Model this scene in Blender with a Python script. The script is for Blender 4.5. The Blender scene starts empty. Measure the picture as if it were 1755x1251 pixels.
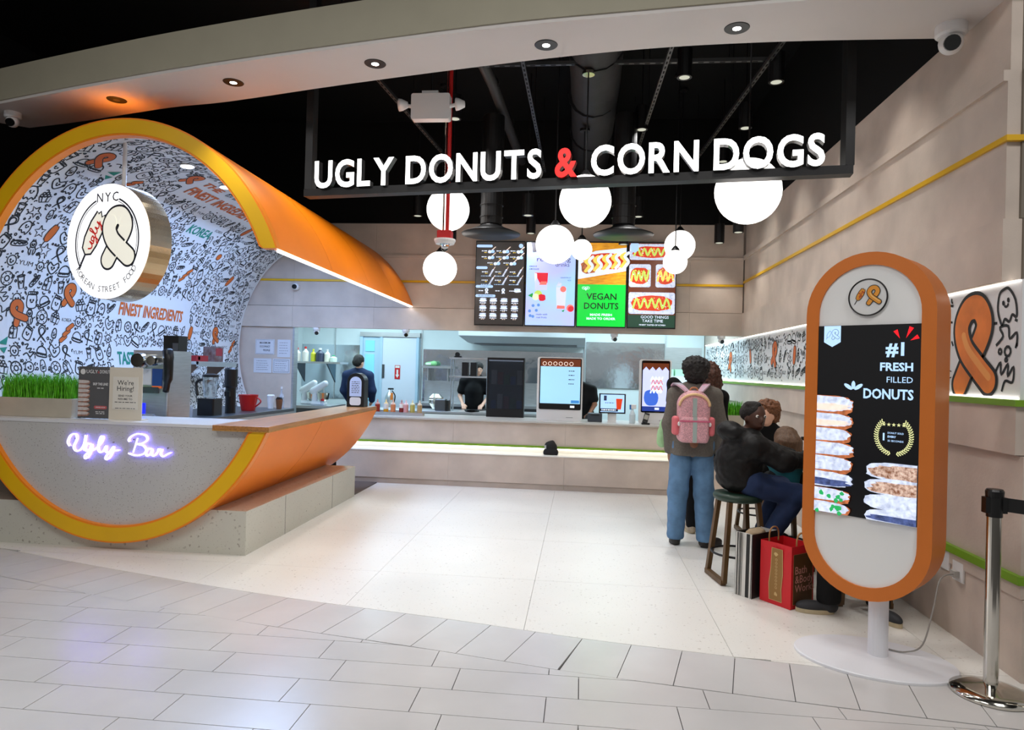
import bpy, bmesh, math, random
import numpy as np
from mathutils import Vector, Matrix
from mathutils.geometry import tessellate_polygon
random.seed(7); rng = random.Random(11)
scene = bpy.context.scene
COL = scene.collection
PI = math.pi

# ------------------------------------------------------------ camera
yaw, pitch, roll = math.radians(5.83836), math.radians(0.39745), math.radians(1.52553)
_f = Vector((-math.sin(yaw)*math.cos(pitch), math.cos(yaw)*math.cos(pitch), math.sin(pitch)))
_r = Vector((math.cos(yaw), math.sin(yaw), 0)); _u = _r.cross(_f)
_r2 = _r*math.cos(roll)+_u*math.sin(roll); _u2 = -_r*math.sin(roll)+_u*math.cos(roll)
cam_d = bpy.data.cameras.new('camera'); cam = bpy.data.objects.new('camera', cam_d); COL.objects.link(cam)
cam_d.sensor_width = 36; cam_d.lens = 24.0; cam_d.clip_start = 0.05
m = Matrix.Identity(4)
for i in range(3):
    m[i][0] = _r2[i]; m[i][1] = _u2[i]; m[i][2] = -_f[i]
m[0][3], m[1][3], m[2][3] = 0, 0, 1.58
cam.matrix_world = m
scene.camera = cam

# ------------------------------------------------------------ world, exposure, large lights
w = bpy.data.worlds.new('world'); scene.world = w; w.use_nodes = True
bg = w.node_tree.nodes['Background']; bg.inputs[0].default_value = (1.0, 0.98, 0.96, 1); bg.inputs[1].default_value = 0.36
vs = scene.view_settings
vs.view_transform = 'Standard'; vs.look = 'None'; vs.exposure = -0.08; vs.gamma = 1.0; vs.use_curve_mapping = False

def light(kind, name, loc, power, color=(1,1,1), size=.3, size_y=None, rot=(0,0,0), spot=None, blend=.6):
    d = bpy.data.lights.new(name, kind); d.energy = power; d.color = color
    if kind == 'AREA':
        d.size = size
        if size_y: d.shape = 'RECTANGLE'; d.size_y = size_y
    elif kind == 'SPOT':
        d.spot_size = math.radians(spot); d.spot_blend = blend; d.shadow_soft_size = size
    else: d.shadow_soft_size = size
    o = bpy.data.objects.new(name, d); o.location = loc; o.rotation_euler = rot; COL.objects.link(o)
    return o
WARM = (1, .95, .89); NEUT = (1, .985, .97); COOL = (.72, .84, 1.0); KIT = (.66, .89, 1.0)
# added area fill lights without fixtures: kitchen, booth drum, concourse
for x in (-4.2, -2.0, 0.2, 1.5):
    light('AREA', 'kitchen_fill_light', (x, 12.0, 2.77), 66, KIT, 1.5, 1.8)
light('AREA', 'booth_fill_light', (-3.9, 7.6, 3.30), 130, (.38,.58,1), .9, 3.2)
for x in (-4.2, -.8, 2.6):
    light('AREA', 'concourse_fill_light', (x, 1.2, 5.0), 85, NEUT, 1.4)

# ------------------------------------------------------------ materials
def lin(c):
    out = []
    for v in c[:3]:
        v /= 255.0
        out.append(v/12.92 if v <= .04045 else ((v+.055)/1.055)**2.4)
    return out
MATS = {}
def M(name, col, rough=.55, metal=0., noise=0., scale=8., emit=0., bump=0., bscale=None, trans=0., alpha=1., spec=.5, col2=None, coat=0., detail=5., stretch=None):
    if name in MATS: return MATS[name]
    mt = bpy.data.materials.new(name); mt.use_nodes = True
    nt = mt.node_tree; p = nt.nodes['Principled BSDF']
    c = lin(col)
    p.inputs['Base Color'].default_value = (*c, 1)
    p.inputs['Roughness'].default_value = rough; p.inputs['Metallic'].default_value = metal
    p.inputs['Specular IOR Level'].default_value = spec
    if coat: p.inputs['Coat Weight'].default_value = coat; p.inputs['Coat Roughness'].default_value = .1
    if trans: p.inputs['Transmission Weight'].default_value = trans
    if alpha < 1: p.inputs['Alpha'].default_value = alpha
    if emit:
        p.inputs['Emission Color'].default_value = (*c, 1); p.inputs['Emission Strength'].default_value = emit
    if noise or bump or col2:
        tc = nt.nodes.new('ShaderNodeTexCoord'); src = tc.outputs['Object']
        if stretch:
            mp = nt.nodes.new('ShaderNodeMapping'); mp.inputs['Scale'].default_value = stretch
            nt.links.new(src, mp.inputs[0]); src = mp.outputs[0]
        n = nt.nodes.new('ShaderNodeTexNoise'); n.inputs['Scale'].default_value = scale; n.inputs['Detail'].default_value = detail
        nt.links.new(src, n.inputs['Vector'])
        if noise or col2:
            r = nt.nodes.new('ShaderNodeValToRGB')
            a = [min(1, v*(1-noise)) for v in c]; b = lin(col2) if col2 else [min(1, v*(1+noise)) for v in c]
            r.color_ramp.elements[0].position = .32; r.color_ramp.elements[1].position = .68
            r.color_ramp.elements[0].color = (*a, 1); r.color_ramp.elements[1].color = (*b, 1)
            nt.links.new(n.outputs[0], r.inputs[0]); nt.links.new(r.outputs[0], p.inputs['Base Color'])
            if emit: nt.links.new(r.outputs[0], p.inputs['Emission Color'])
        if bump:
            bn = nt.nodes.new('ShaderNodeTexNoise'); bn.inputs['Scale'].default_value = bscale or scale*3; bn.inputs['Detail'].default_value = 4
            nt.links.new(src, bn.inputs['Vector'])
            bp = nt.nodes.new('ShaderNodeBump'); bp.inputs['Strength'].default_value = bump; bp.inputs['Distance'].default_value = .02
            nt.links.new(bn.outputs[0], bp.inputs['Height']); nt.links.new(bp.outputs[0], p.inputs['Normal'])
    MATS[name] = mt
    return mt
def speckle(name, base, chip, rough, scale, thr, chip2=None, cloud=.05, spec=.5):
    """terrazzo: chips of irregular outline scattered in a plain ground"""
    mt = bpy.data.materials.new(name); mt.use_nodes = True; nt = mt.node_tree; p = nt.nodes['Principled BSDF']
    tc = nt.nodes.new('ShaderNodeTexCoord')
    geo = nt.nodes.new('ShaderNodeNewGeometry')
    base_l, chip_l = lin(base), lin(chip)
    cl = nt.nodes.new('ShaderNodeTexNoise'); cl.inputs['Scale'].default_value = 1.7
    nt.links.new(geo.outputs['Position'], cl.inputs['Vector'])
    rp = nt.nodes.new('ShaderNodeValToRGB')
    rp.color_ramp.elements[0].color = (*[v*(1-cloud) for v in base_l], 1); rp.color_ramp.elements[1].color = (*[min(1, v*(1+cloud)) for v in base_l], 1)
    nt.links.new(cl.outputs[0], rp.inputs[0])
    last = rp.outputs[0]
    for sc, th, cc in ((scale, thr, chip_l), (scale*2.3, thr*.9, lin(chip2 or chip))):
        v = nt.nodes.new('ShaderNodeTexVoronoi'); v.inputs['Scale'].default_value = sc
        nz = nt.nodes.new('ShaderNodeTexNoise'); nz.inputs['Scale'].default_value = sc*1.6
        nt.links.new(geo.outputs['Position'], nz.inputs['Vector'])
        ad = nt.nodes.new('ShaderNodeMixRGB'); ad.blend_type = 'ADD'; ad.inputs[0].default_value = .9/sc
        nt.links.new(geo.outputs['Position'], ad.inputs[1]); nt.links.new(nz.outputs['Color'], ad.inputs[2])
        nt.links.new(ad.outputs[0], v.inputs['Vector'])
        # only some cells carry a chip
        sp = nt.nodes.new('ShaderNodeSeparateColor'); nt.links.new(v.outputs['Color'], sp.inputs[0])
        g = nt.nodes.new('ShaderNodeMath'); g.operation = 'GREATER_THAN'; g.inputs[1].default_value = .55; nt.links.new(sp.outputs[0], g.inputs[0])
        l = nt.nodes.new('ShaderNodeMath'); l.operation = 'LESS_THAN'; l.inputs[1].default_value = th; nt.links.new(v.outputs['Distance'], l.inputs[0])
        mu = nt.nodes.new('ShaderNodeMath'); mu.operation = 'MULTIPLY'; nt.links.new(g.outputs[0], mu.inputs[0]); nt.links.new(l.outputs[0], mu.inputs[1])
        m2 = nt.nodes.new('ShaderNodeMath'); m2.operation = 'MULTIPLY'; nt.links.new(mu.outputs[0], m2.inputs[0]); nt.links.new(sp.outputs[1], m2.inputs[1])
        mx = nt.nodes.new('ShaderNodeMixRGB'); nt.links.new(m2.outputs[0], mx.inputs[0]); nt.links.new(last, mx.inputs[1]); mx.inputs[2].default_value = (*cc, 1)
        last = mx.outputs[0]
    nt.links.new(last, p.inputs['Base Color']); p.inputs['Roughness'].default_value = rough; p.inputs['Specular IOR Level'].default_value = spec
    MATS[name] = mt
    return mt

# ------------------------------------------------------------ mesh builder
def V3(p): return Vector(p)
def catmull(pts, n=5, closed=False):
    P = [Vector(p) for p in pts]; out = []
    N = len(P)
    rngN = range(N if closed else N-1)
    for i in rngN:
        if closed: a, b, c, d = P[i-1], P[i], P[(i+1) % N], P[(i+2) % N]
        else: a, b, c, d = P[max(i-1, 0)], P[i], P[i+1], P[min(i+2, N-1)]
        for k in range(n):
            t = k/n
            out.append(.5*((2*b)+(c-a)*t+(2*a-5*b+4*c-d)*t*t+(3*b-a-3*c+d)*t**3))
    if not closed: out.append(P[-1])
    return out
_TXT = {}
def text2d(s, bold=0., res=2, spacing=1.):
    key = (s, bold, res, spacing)
    if key in _TXT: return _TXT[key]
    c = bpy.data.curves.new('t', 'FONT'); c.body = s; c.size = 1; c.offset = bold; c.resolution_u = res; c.space_character = spacing
    o = bpy.data.objects.new('t', c)
    me = o.to_mesh()
    vs_ = [(v.co.x, v.co.y) for v in me.vertices]; fs = [tuple(p.vertices) for p in me.polygons]
    o.to_mesh_clear(); bpy.data.objects.remove(o); bpy.data.curves.remove(c)
    _TXT[key] = (vs_, fs); return _TXT[key]

class MB:
    def __init__(s): s.v = []; s.f = []
    def add(s, vs_, fs):
        o = len(s.v); s.v += [tuple(v) for v in vs_]; s.f += [tuple(i+o for i in f) for f in fs]; return s
    def box(s, x0, x1, y0, y1, z0, z1):
        return s.add([(x0,y0,z0),(x1,y0,z0),(x1,y1,z0),(x0,y1,z0),(x0,y0,z1),(x1,y0,z1),(x1,y1,z1),(x0,y1,z1)],
                     [(0,3,2,1),(4,5,6,7),(0,1,5,4),(1,2,6,5),(2,3,7,6),(3,0,4,7)])
    def obox(s, p0, p1, w_, h_, up=(0,0,1)):
        """a bar of section w x h from p0 to p1"""
        p0, p1 = V3(p0), V3(p1); d = (p1-p0).normalized(); u = V3(up)
        if abs(d.dot(u)) > .98: u = V3((0,1,0))
        a = d.cross(u).normalized(); b = a.cross(d)
        a *= w_/2; b *= h_/2
        return s.add([p0-a-b,p0+a-b,p0+a+b,p0-a+b,p1-a-b,p1+a-b,p1+a+b,p1-a+b],[(0,3,2,1),(4,5,6,7),(0,1,5,4),(1,2,6,5),(2,3,7,6),(3,0,4,7)])
    def tube(s, path, r, n=8, caps=True, closed=False):
        P = [V3(p) for p in path]; N = len(P)
        R = r if isinstance(r, (list, tuple)) else [r]*N
        rings = []; prev = None
        for i in range(N):
            if closed: d = (P[(i+1) % N]-P[i-1]).normalized()
            else: d = (P[min(i+1, N-1)]-P[max(i-1, 0)]).normalized()
            if prev is None:
                u = V3((0,0,1)) if abs(d.z) < .9 else V3((1,0,0))
                a = d.cross(u).normalized()
            else:
                a = (prev-d*prev.dot(d))
                a = a.normalized() if a.length > 1e-6 else d.orthogonal().normalized()
            prev = a; b = d.cross(a)
            rings.append([P[i]+(a*math.cos(2*PI*k/n)+b*math.sin(2*PI*k/n))*R[i] for k in range(n)])
        o = len(s.v); s.v += [tuple(p) for rg in rings for p in rg]
        for i in range(N if closed else N-1):
            j = (i+1) % N
            for k in range(n):
                s.f.append((o+i*n+k, o+i*n+(k+1) % n, o+j*n+(k+1) % n, o+j*n+k))
        if caps and not closed:
            s.f.append(tuple(o+k for k in range(n))[::-1]); s.f.append(tuple(o+(N-1)*n+k for k in range(n)))
        return s
    def cyl(s, p0, p1, r0, r1=None, n=16): return s.tube([p0, p1], [r0, r0 if r1 is None else r1], n)
    def lathe(s, prof, c=(0,0,0), n=24, axis='z', sx=1., sy=1.):
        o = len(s.v)
        for r, h in prof:
            for k in range(n):
                a = 2*PI*k/n; x, y = r*math.cos(a)*sx, r*math.sin(a)*sy
                if axis == 'z': s.v.append((c[0]+x, c[1]+y, c[2]+h))
                elif axis == 'y': s.v.append((c[0]+x, c[1]+h, c[2]-y))
                else: s.v.append((c[0]+h, c[1]+x, c[2]+y))
        for i in range(len(prof)-1):
            for k in range(n):
                s.f.append((o+i*n+k, o+i*n+(k+1) % n, o+(i+1)*n+(k+1) % n, o+(i+1)*n+k))
        if prof[0][0] > 1e-5: s.f.append(tuple(o+k for k in range(n))[::-1])
        if prof[-1][0] > 1e-5: s.f.append(tuple(o+(len(prof)-1)*n+k for k in range(n)))
        return s
    def sph(s, c, r, nu=16, nv=10):
        if not isinstance(r, (tuple, list)): r = (r, r, r)
        o = len(s.v); s.v.append((c[0], c[1], c[2]-r[2]))
        for j in range(1, nv):
            t = PI*j/nv
            for k in range(nu):
                a = 2*PI*k/nu; s.v.append((c[0]+r[0]*math.sin(t)*math.cos(a), c[1]+r[1]*math.sin(t)*math.sin(a), c[2]-r[2]*math.cos(t)))
        s.v.append((c[0], c[1], c[2]+r[2])); top = len(s.v)-1
        for k in range(nu):
            s.f.append((o, o+1+(k+1) % nu, o+1+k)); s.f.append((top, o+1+(nv-2)*nu+k, o+1+(nv-2)*nu+(k+1) % nu))
            for j in range(nv-2):
                a = o+1+j*nu; s.f.append((a+k, a+(k+1) % nu, a+nu+(k+1) % nu, a+nu+k))
        return s
    def prism(s, poly, h0, h1, fn=None):
        """extrude a 2D outline between two heights; fn(x, y, h) -> 3D (default xy plane, h up)"""
        fn = fn or (lambda x, y, h: (x, y, h)); n = len(poly); o = len(s.v)
        s.v += [tuple(fn(x, y, h0)) for x, y in poly]+[tuple(fn(x, y, h1)) for x, y in poly]
        for t in tessellate_polygon([[Vector((x, y, 0)) for x, y in poly]]):
            s.f.append((o+t[2], o+t[1], o+t[0])); s.f.append((o+n+t[0], o+n+t[1], o+n+t[2]))
        for k in range(n): s.f.append((o+k, o+(k+1) % n, o+n+(k+1) % n, o+n+k))
        return s
    def fill(s, poly, fn):
        o = len(s.v); s.v += [tuple(fn(x, y)) for x, y in poly]
        for t in tessellate_polygon([[Vector((x, y, 0)) for x, y in poly]]): s.f.append((o+t[0], o+t[1], o+t[2]))
        return s
    def ribbon(s, path, w_, fn, closed=False, cap=0):
        P = [Vector((p[0], p[1])) for p in path]; N = len(P); o = len(s.v); L = []
        for i in range(N):
            if closed: d = P[(i+1) % N]-P[i-1]
            else: d = P[min(i+1, N-1)]-P[max(i-1, 0)]
            if d.length < 1e-9: d = Vector((1, 0))
            d.normalize(); nrm = Vector((-d.y, d.x))*w_/2
            L.append((P[i]+nrm, P[i]-nrm))
        for a, b in L: s.v.append(tuple(fn(a.x, a.y))); s.v.append(tuple(fn(b.x, b.y)))
        for i in range(N if closed else N-1):
            j = (i+1) % N; s.f.append((o+2*i, o+2*i+1, o+2*j+1, o+2*j))
        if cap and not closed:
            for q, e in ((P[0], P[0]-P[1]), (P[-1], P[-1]-P[-2])):
                a0 = math.atan2(e.y, e.x)-PI/2
                s.fill([(q.x+w_/2*math.cos(a0+PI*k/cap), q.y+w_/2*math.sin(a0+PI*k/cap)) for k in range(cap+1)], fn)
        return s
    def text(s, t, x, y, size, fn, bold=0., align='c', res=2, width=None, spacing=1.):
        vs_, fs = text2d(t, bold, res, spacing)
        if not vs_: return s
        x0 = min(v[0] for v in vs_); x1 = max(v[0] for v in vs_)
        k = size; kx = size if width is None else width/(x1-x0)
        ox = {'c': -(x0+x1)/2, 'l': -x0, 'r': -x1}[align]
        return s.add([fn(x+(vx+ox)*kx, y+vy*k) for vx, vy in vs_], fs)
    def build(s, name, mat, parent=None, smooth=False, bevel=0., bseg=2):
        me = bpy.data.meshes.new(name); me.from_pydata(s.v, [], s.f); me.update()
        if smooth: me.polygons.foreach_set('use_smooth', [True]*len(me.polygons))
        me.materials.append(mat)
        o = bpy.data.objects.new(name, me); COL.objects.link(o)
        if parent: o.parent = parent
        if bevel:
            b = o.modifiers.new('bevel', 'BEVEL'); b.width = bevel; b.segments = bseg; b.limit_method = 'ANGLE'; b.angle_limit = math.radians(40)
        return o
def smooth_by_angle(o, deg=40):
    bm = bmesh.new(); bm.from_mesh(o.data)
    for e in bm.edges:
        e.smooth = len(e.link_faces) == 2 and e.calc_face_angle(0) < math.radians(deg)
    for f in bm.faces: f.smooth = True
    bm.to_mesh(o.data); bm.free(); return o
def tag(o, label, cat, group=None, kind=None):
    if label: o['label'] = label
    if cat: o['category'] = cat
    if group: o['group'] = group
    if kind: o['kind'] = kind
    return o
def struct(o, label=None, cat=None):
    o['kind'] = 'structure'
    if label: o['label'] = label
    if cat: o['category'] = cat
    return o
def thing(name, label, cat, loc=(0,0,0), rz=0., group=None):
    o = bpy.data.objects.new(name, None); COL.objects.link(o); o.empty_display_size = .1
    o.location = loc; o.rotation_euler = (0, 0, rz); return tag(o, label, cat, group)
def copy_tree(o, parent=None):
    c = o.copy(); COL.objects.link(c); c.parent = parent
    for ch in list(o.children): copy_tree(ch, c)
    return c
def plane_fn(o, ux, uy, off=0.):
    o, ux, uy = V3(o), V3(ux), V3(uy); n = ux.cross(uy).normalized()*off
    return lambda x, y: o+ux*x+uy*y+n
def circ(cx, cy, r, n=24, ry=None, a0=0., a1=2*PI, close=False):
    ry = r if ry is None else ry
    k = n+1 if (a1-a0) < 2*PI-1e-6 else n
    return [(cx+r*math.cos(a0+(a1-a0)*i/n), cy+ry*math.sin(a0+(a1-a0)*i/n)) for i in range(k)]
def rrect(x0, x1, y0, y1, r, n=5):
    out = []
    for cx, cy, a in ((x1-r, y0+r, -PI/2), (x1-r, y1-r, 0), (x0+r, y1-r, PI/2), (x0+r, y0+r, PI)):
        out += [(cx+r*math.cos(a+PI/2*i/n), cy+r*math.sin(a+PI/2*i/n)) for i in range(n+1)]
    return out
class Print:
    """flat print on a surface: shapes collected by colour, each layer a hair in front of the last"""
    def __init__(s, fn_maker, step=.0006, start=.001): s.mk = fn_maker; s.step = step; s.off = start; s.d = {}; s.fn = fn_maker(start)
    def layer(s): s.off += s.step; s.fn = s.mk(s.off); return s
    def mb(s, mat): return s.d.setdefault(mat.name, (MB(), mat))[0]
    def poly(s, mat, pts): s.mb(mat).fill(pts, s.fn)
    def line(s, mat, pts, w_, closed=False, cap=0): s.mb(mat).ribbon(pts, w_, s.fn, closed, cap)
    def text(s, mat, t, x, y, size, **k): s.mb(mat).text(t, x, y, size, s.fn, **k)
    def build(s, name, parent):
        for k, (mb, mat) in s.d.items(): mb.build(name, mat, parent)['kind'] = 'stuff'
# ------------------------------------------------------------ signed-distance bodies (continuous surfaces)
def surfnet(F, org, h):
    nx, ny, nz = F.shape; ins = F < 0
    acc = np.zeros((nx-1, ny-1, nz-1, 3)); cnt = np.zeros((nx-1, ny-1, nz-1))
    for ax in range(3):
        others = [a for a in range(3) if a != ax]
        for d0 in (0, 1):
            for d1 in (0, 1):
                s0 = [None]*3; s1 = [None]*3
                s0[ax] = slice(0, -1); s1[ax] = slice(1, None)
                for o_, d in zip(others, (d0, d1)):
                    s0[o_] = slice(d, F.shape[o_]-1+d); s1[o_] = s0[o_]
                a, b = F[tuple(s0)], F[tuple(s1)]
                msk = (a < 0) != (b < 0)
                t = np.where(msk, a/np.where(msk, a-b, 1), 0)
                cnt += msk
                acc[..., ax] += np.where(msk, t, 0)
                acc[..., others[0]] += np.where(msk, d0, 0); acc[..., others[1]] += np.where(msk, d1, 0)
    act = cnt > 0; idx = -np.ones(cnt.shape, int); idx[act] = np.arange(act.sum())
    ijk = np.argwhere(act); verts = (ijk+acc[act]/cnt[act][:, None])*h+np.array(org)
    faces = []
    for ax in range(3):
        o0, o1 = [(1, 2), (2, 0), (0, 1)][ax]
        sa = [slice(None)]*3; sb = [slice(None)]*3; sa[ax] = slice(0, -1); sb[ax] = slice(1, None)
        A, B = ins[tuple(sa)], ins[tuple(sb)]
        ch = np.argwhere(A != B)
        ok = (ch[:, o0] > 0) & (ch[:, o1] > 0) & (ch[:, o0] < F.shape[o0]-1) & (ch[:, o1] < F.shape[o1]-1); ch = ch[ok]
        if not len(ch): continue
        q = []
        for d0, d1 in ((1, 1), (0, 1), (0, 0), (1, 0)):
            j = ch.copy(); j[:, o0] -= d0; j[:, o1] -= d1; q.append(idx[j[:, 0], j[:, 1], j[:, 2]])
        q = np.stack(q, 1); fl = ~A[ch[:, 0], ch[:, 1], ch[:, 2]]; q[fl] = q[fl][:, ::-1]
        faces += [tuple(r) for r in q.tolist()]
    return verts, faces
def sdf_eval(X, prims, k):
    D = None
    for p in prims:
        kind = p[0]; kk = k
        if kind == 'cap':
            a, b, ra, rb = np.array(p[1], float), np.array(p[2], float), p[3], p[4]
            ab = b-a; t = np.clip(((X-a)@ab)/max(ab@ab, 1e-9), 0, 1)
            d = np.linalg.norm(X-(a+t[..., None]*ab), axis=-1)-(ra+(rb-ra)*t)
        elif kind in ('ell', 'cut'):
            c, r = np.array(p[1], float), np.array(p[2], float)
            q = X-c
            if len(p) > 3: q = q@np.array(p[3])           # columns: local axes
            n = np.linalg.norm(q/r, axis=-1); n2 = np.linalg.norm(q/(r*r), axis=-1)
            d = n*(n-1)/np.maximum(n2, 1e-6)
        elif kind == 'box':
            c, r, rad = np.array(p[1], float), np.array(p[2], float), p[3]
            q = X-c
            if len(p) > 4: q = q@np.array(p[4])
            q = np.abs(q)-(r-rad)
            d = np.linalg.norm(np.maximum(q, 0), axis=-1)+np.minimum(q.max(-1), 0)-rad
        if D is None: D = d
        elif kind == 'cut': D = np.maximum(D, -d)
        else:
            hh = np.clip(.5+.5*(d-D)/kk, 0, 1); D = d*(1-hh)+D*hh-kk*hh*(1-hh)
    return D
def sdf(name, prims, mat, parent, res=.011, k=.03, clip=None, noise=None):
    pts = []
    for p in prims:
        if p[0] == 'cap':
            for q, r in ((p[1], p[3]), (p[2], p[4])): pts += [np.array(q)-r, np.array(q)+r]
        elif p[0] in ('ell', 'box'):
            R_ = max(p[2]) if len(p) > (3 if p[0] == 'ell' else 4) else np.array(p[2]); pts += [np.array(p[1])-R_, np.array(p[1])+R_]
    pad = 3*res+(noise[0] if noise else 0)
    lo = np.min(pts, 0)-pad; hi = np.max(pts, 0)+pad
    n = np.ceil((hi-lo)/res).astype(int)+1
    g = np.stack(np.meshgrid(*[lo[i]+np.arange(n[i])*res for i in range(3)], indexing='ij'), -1)
    F = np.full(g.shape[:3], 1.)
    for p in prims:                                       # each piece only where it can matter
        if p[0] == 'cap': c_ = np.minimum(np.array(p[1])-p[3], np.array(p[2])-p[4]), np.maximum(np.array(p[1])+p[3], np.array(p[2])+p[4])
        else:
            R_ = max(p[2]) if len(p) > (3 if p[0] == 'ell' else 4) else np.array(p[2]); c_ = np.array(p[1])-R_, np.array(p[1])+R_
        mg = k+3*res+.02; i0 = np.maximum(0, np.floor((c_[0]-mg-lo)/res).astype(int)); i1 = np.minimum(n, np.ceil((c_[1]+mg-lo)/res).astype(int)+1)
        sl = tuple(slice(a_, b_) for a_, b_ in zip(i0, i1)); d = sdf_eval(g[sl], [p], k); D = F[sl]
        hh = np.clip(.5+.5*(d-D)/k, 0, 1); F[sl] = d*(1-hh)+D*hh-k*hh*(1-hh)
    if noise:
        amp, fr = noise; q = g*fr
        F = F+amp*(np.sin(q[..., 0]+1.3*np.sin(q[..., 1]*1.1))*np.sin(q[..., 1]+1.7*np.sin(q[..., 2]*.9))*np.sin(q[..., 2]+1.5*np.sin(q[..., 0]*1.2)))
    if clip:
        for ax, val, sgn in clip: F = np.maximum(F, sgn*(g[..., ax]-val))
    v, f = surfnet(F, lo, res)
    mb = MB(); mb.v = v.tolist(); mb.f = f
    return mb.build(name, mat, parent, smooth=True)

# ------------------------------------------------------------ material palette
PANEL = M('stone_look_panel', (202,187,174), .6, noise=.12, scale=2.6, bump=.06, bscale=60, detail=8)
PANEL_S = M('stone_look_panel_edge', (178,164,152), .6, noise=.08, scale=4)
YEL = M('yellow_trim', (226,176,22), .4)
GRN = M('green_trim', (116,158,30), .45)
BLACK = M('black_paint', (10,10,11), .75, spec=.2)
BLACKM = M('black_metal', (16,16,18), .45, metal=.2)
DUCT = M('dark_grey_duct', (38,38,40), .6, noise=.2, scale=5, bump=.2, bscale=9)
PIPE = M('dark_grey_pipe', (52,51,52), .5)
SOFW = M('white_soffit_paint', (214,208,204), .6, noise=.02, scale=3)
FASC = M('beige_fascia_paint', (166,160,140), .6, noise=.03, scale=4)
ORANGE = M('orange_laminate', (246,132,2), .42, noise=.03, scale=2, spec=.35)
ORANGE_E = M('orange_edge', (244,138,16), .35)
GOLD = M('yellow_rim_face', (232,180,4), .35, noise=.05, scale=1.5)
WHITE = M('white_plastic', (232,232,232), .4)
WHITEP = M('white_paint', (225,225,224), .55)
MURAL = M('mural_white_print', (226,228,230), .5)
INK = M('mural_ink', (24,26,28), .6)
INKO = M('mural_orange_print', (214,104,34), .6)
INKG = M('mural_teal_print', (32,140,118), .6)
STEEL = M('brushed_steel', (200,204,206), .32, metal=.8, noise=.08, scale=5, stretch=(1,1,14))
STEELD = M('dark_steel', (110,114,118), .35, metal=.9)
STEELW = M('wavy_steel_sheet', (196,206,214), .14, metal=.95, bump=.55, bscale=1.6)
CHROME = M('polished_steel', (214,210,200), .12, metal=1.)
GLASS = M('clear_glass', (240,246,248), .05, trans=1.)
BLACKP = M('black_plastic', (14,14,15), .35)
BLACKG = M('black_gloss', (6,7,9), .06)
RED = M('red_plastic', (190,22,22), .4)
WOOD = M('wood_bar_top', (172,118,64), .32, noise=.28, scale=5, stretch=(14,.6,14), detail=7)
WOODE = M('wood_bar_edge', (178,128,60), .5, noise=.2, scale=9, stretch=(8,8,1))
WALNUT = M('walnut_leg', (92,66,34), .5, noise=.2, scale=12, stretch=(4,4,.6))
SKIRT = speckle('terrazzo_counter', (196,195,192), (140,136,130), .42, 70, .26, (156,152,146))
PLINTH = speckle('terrazzo_plinth', (200,198,186), (132,124,112), .5, 26, .26, (156,148,134))
TERR = speckle('terrazzo_floor', (226,223,216), (190,184,174), .33, 34, .22, (198,193,184))
TILE = M('grey_floor_tile', (200,197,195), .23, noise=.05, scale=2.2, bump=.01, bscale=20)
GROUT = M('dark_grout', (70,68,66), .8)
STROKE_GLOW = M('neon_tube', (222,216,255), .4, emit=1.6)
BACKGLOW = M('neon_backlight', (110,86,255), .4, emit=12.)
LEDS = M('soft_led_strip', (255,250,242), .4, emit=2.6)
LED = M('white_led_strip', (255,248,238), .4, emit=7.)
LAMPW = M('opal_glass_lit', (255,250,244), .3, emit=2.6)
LENSW = M('lit_lens', (255,252,246), .3, emit=14.)
LENSC = M('lit_lens_cool', (225,238,255), .3, emit=10.)

# ------------------------------------------------------------ the shell: floor, tiles, walls, ceiling
WX = 2.34            # right wall face
BY = 10.25           # back wall (header) face
BOUND = [(-7.2,6.1),(-6.0,5.62),(-4.73,5.18),(-3.03,4.705),(-1.94,4.45),(-.79,4.25),(.045,4.08),(.61,4.0),(1.19,3.92),(2.4,3.78),(3.6,3.68),(5.0,3.6)]
def bnd(x):
    for (x0, y0), (x1, y1) in zip(BOUND, BOUND[1:]):
        if x <= x1 or (x1, y1) == BOUND[-1]: return y0+(y1-y0)*(x-x0)/(x1-x0)
_bs = catmull([(x, y, 0) for x, y in BOUND], 6)
def bnd(x):
    for p, q in zip(_bs, _bs[1:]):
        if x <= q.x: return p.y+(q.y-p.y)*(x-p.x)/(q.x-p.x)
    return _bs[-1].y
floor = struct(MB().box(-9, 7, -4, 15, -.3, -.012).build('floor', GROUT))
def clip_half(poly, a, b):
    """keep the side below the line a->b (a left of b)"""
    out = []; side = lambda p: (b[0]-a[0])*(p[1]-a[1])-(b[1]-a[1])*(p[0]-a[0])
    for i in range(len(poly)):
        p, q = poly[i-1], poly[i]; sp, sq = side(p), side(q)
        if (sp <= 0) != (sq <= 0):
            t = sp/(sp-sq); out.append((p[0]+(q[0]-p[0])*t, p[1]+(q[1]-p[1])*t))
        if sq <= 0: out.append(q)
    return out
BW = .465; GAP = .0022
def tile(poly, mat, name, z0=-.011, z1=0.):
    return MB().prism(poly, z0, z1).build(name, mat, floor)
# staggered concourse tiles
for r in range(-5, 14):
    y0 = 3.565+.2425*(r-1); y1 = y0+.2425
    off = -2.61 if r % 2 else -2.455
    for k in range(-6, 10):
        x0 = off+.62*k; x1 = x0+.62
        if x1 < -6 or x0 > 3.4: continue
        lim = lambda x: bnd(x)-BW*1.02
        poly = [(x0+GAP, y0+GAP), (x1-GAP, y0+GAP), (x1-GAP, y1-GAP), (x0+GAP, y1-GAP)]
        poly = clip_half(poly, (x0, lim(x0)-GAP), (x1, lim(x1)-GAP))
        if len(poly) < 3: continue
        if max(p[1] for p in poly) < 1.9: continue
        tile(poly, TILE, 'floor_tile')
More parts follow.
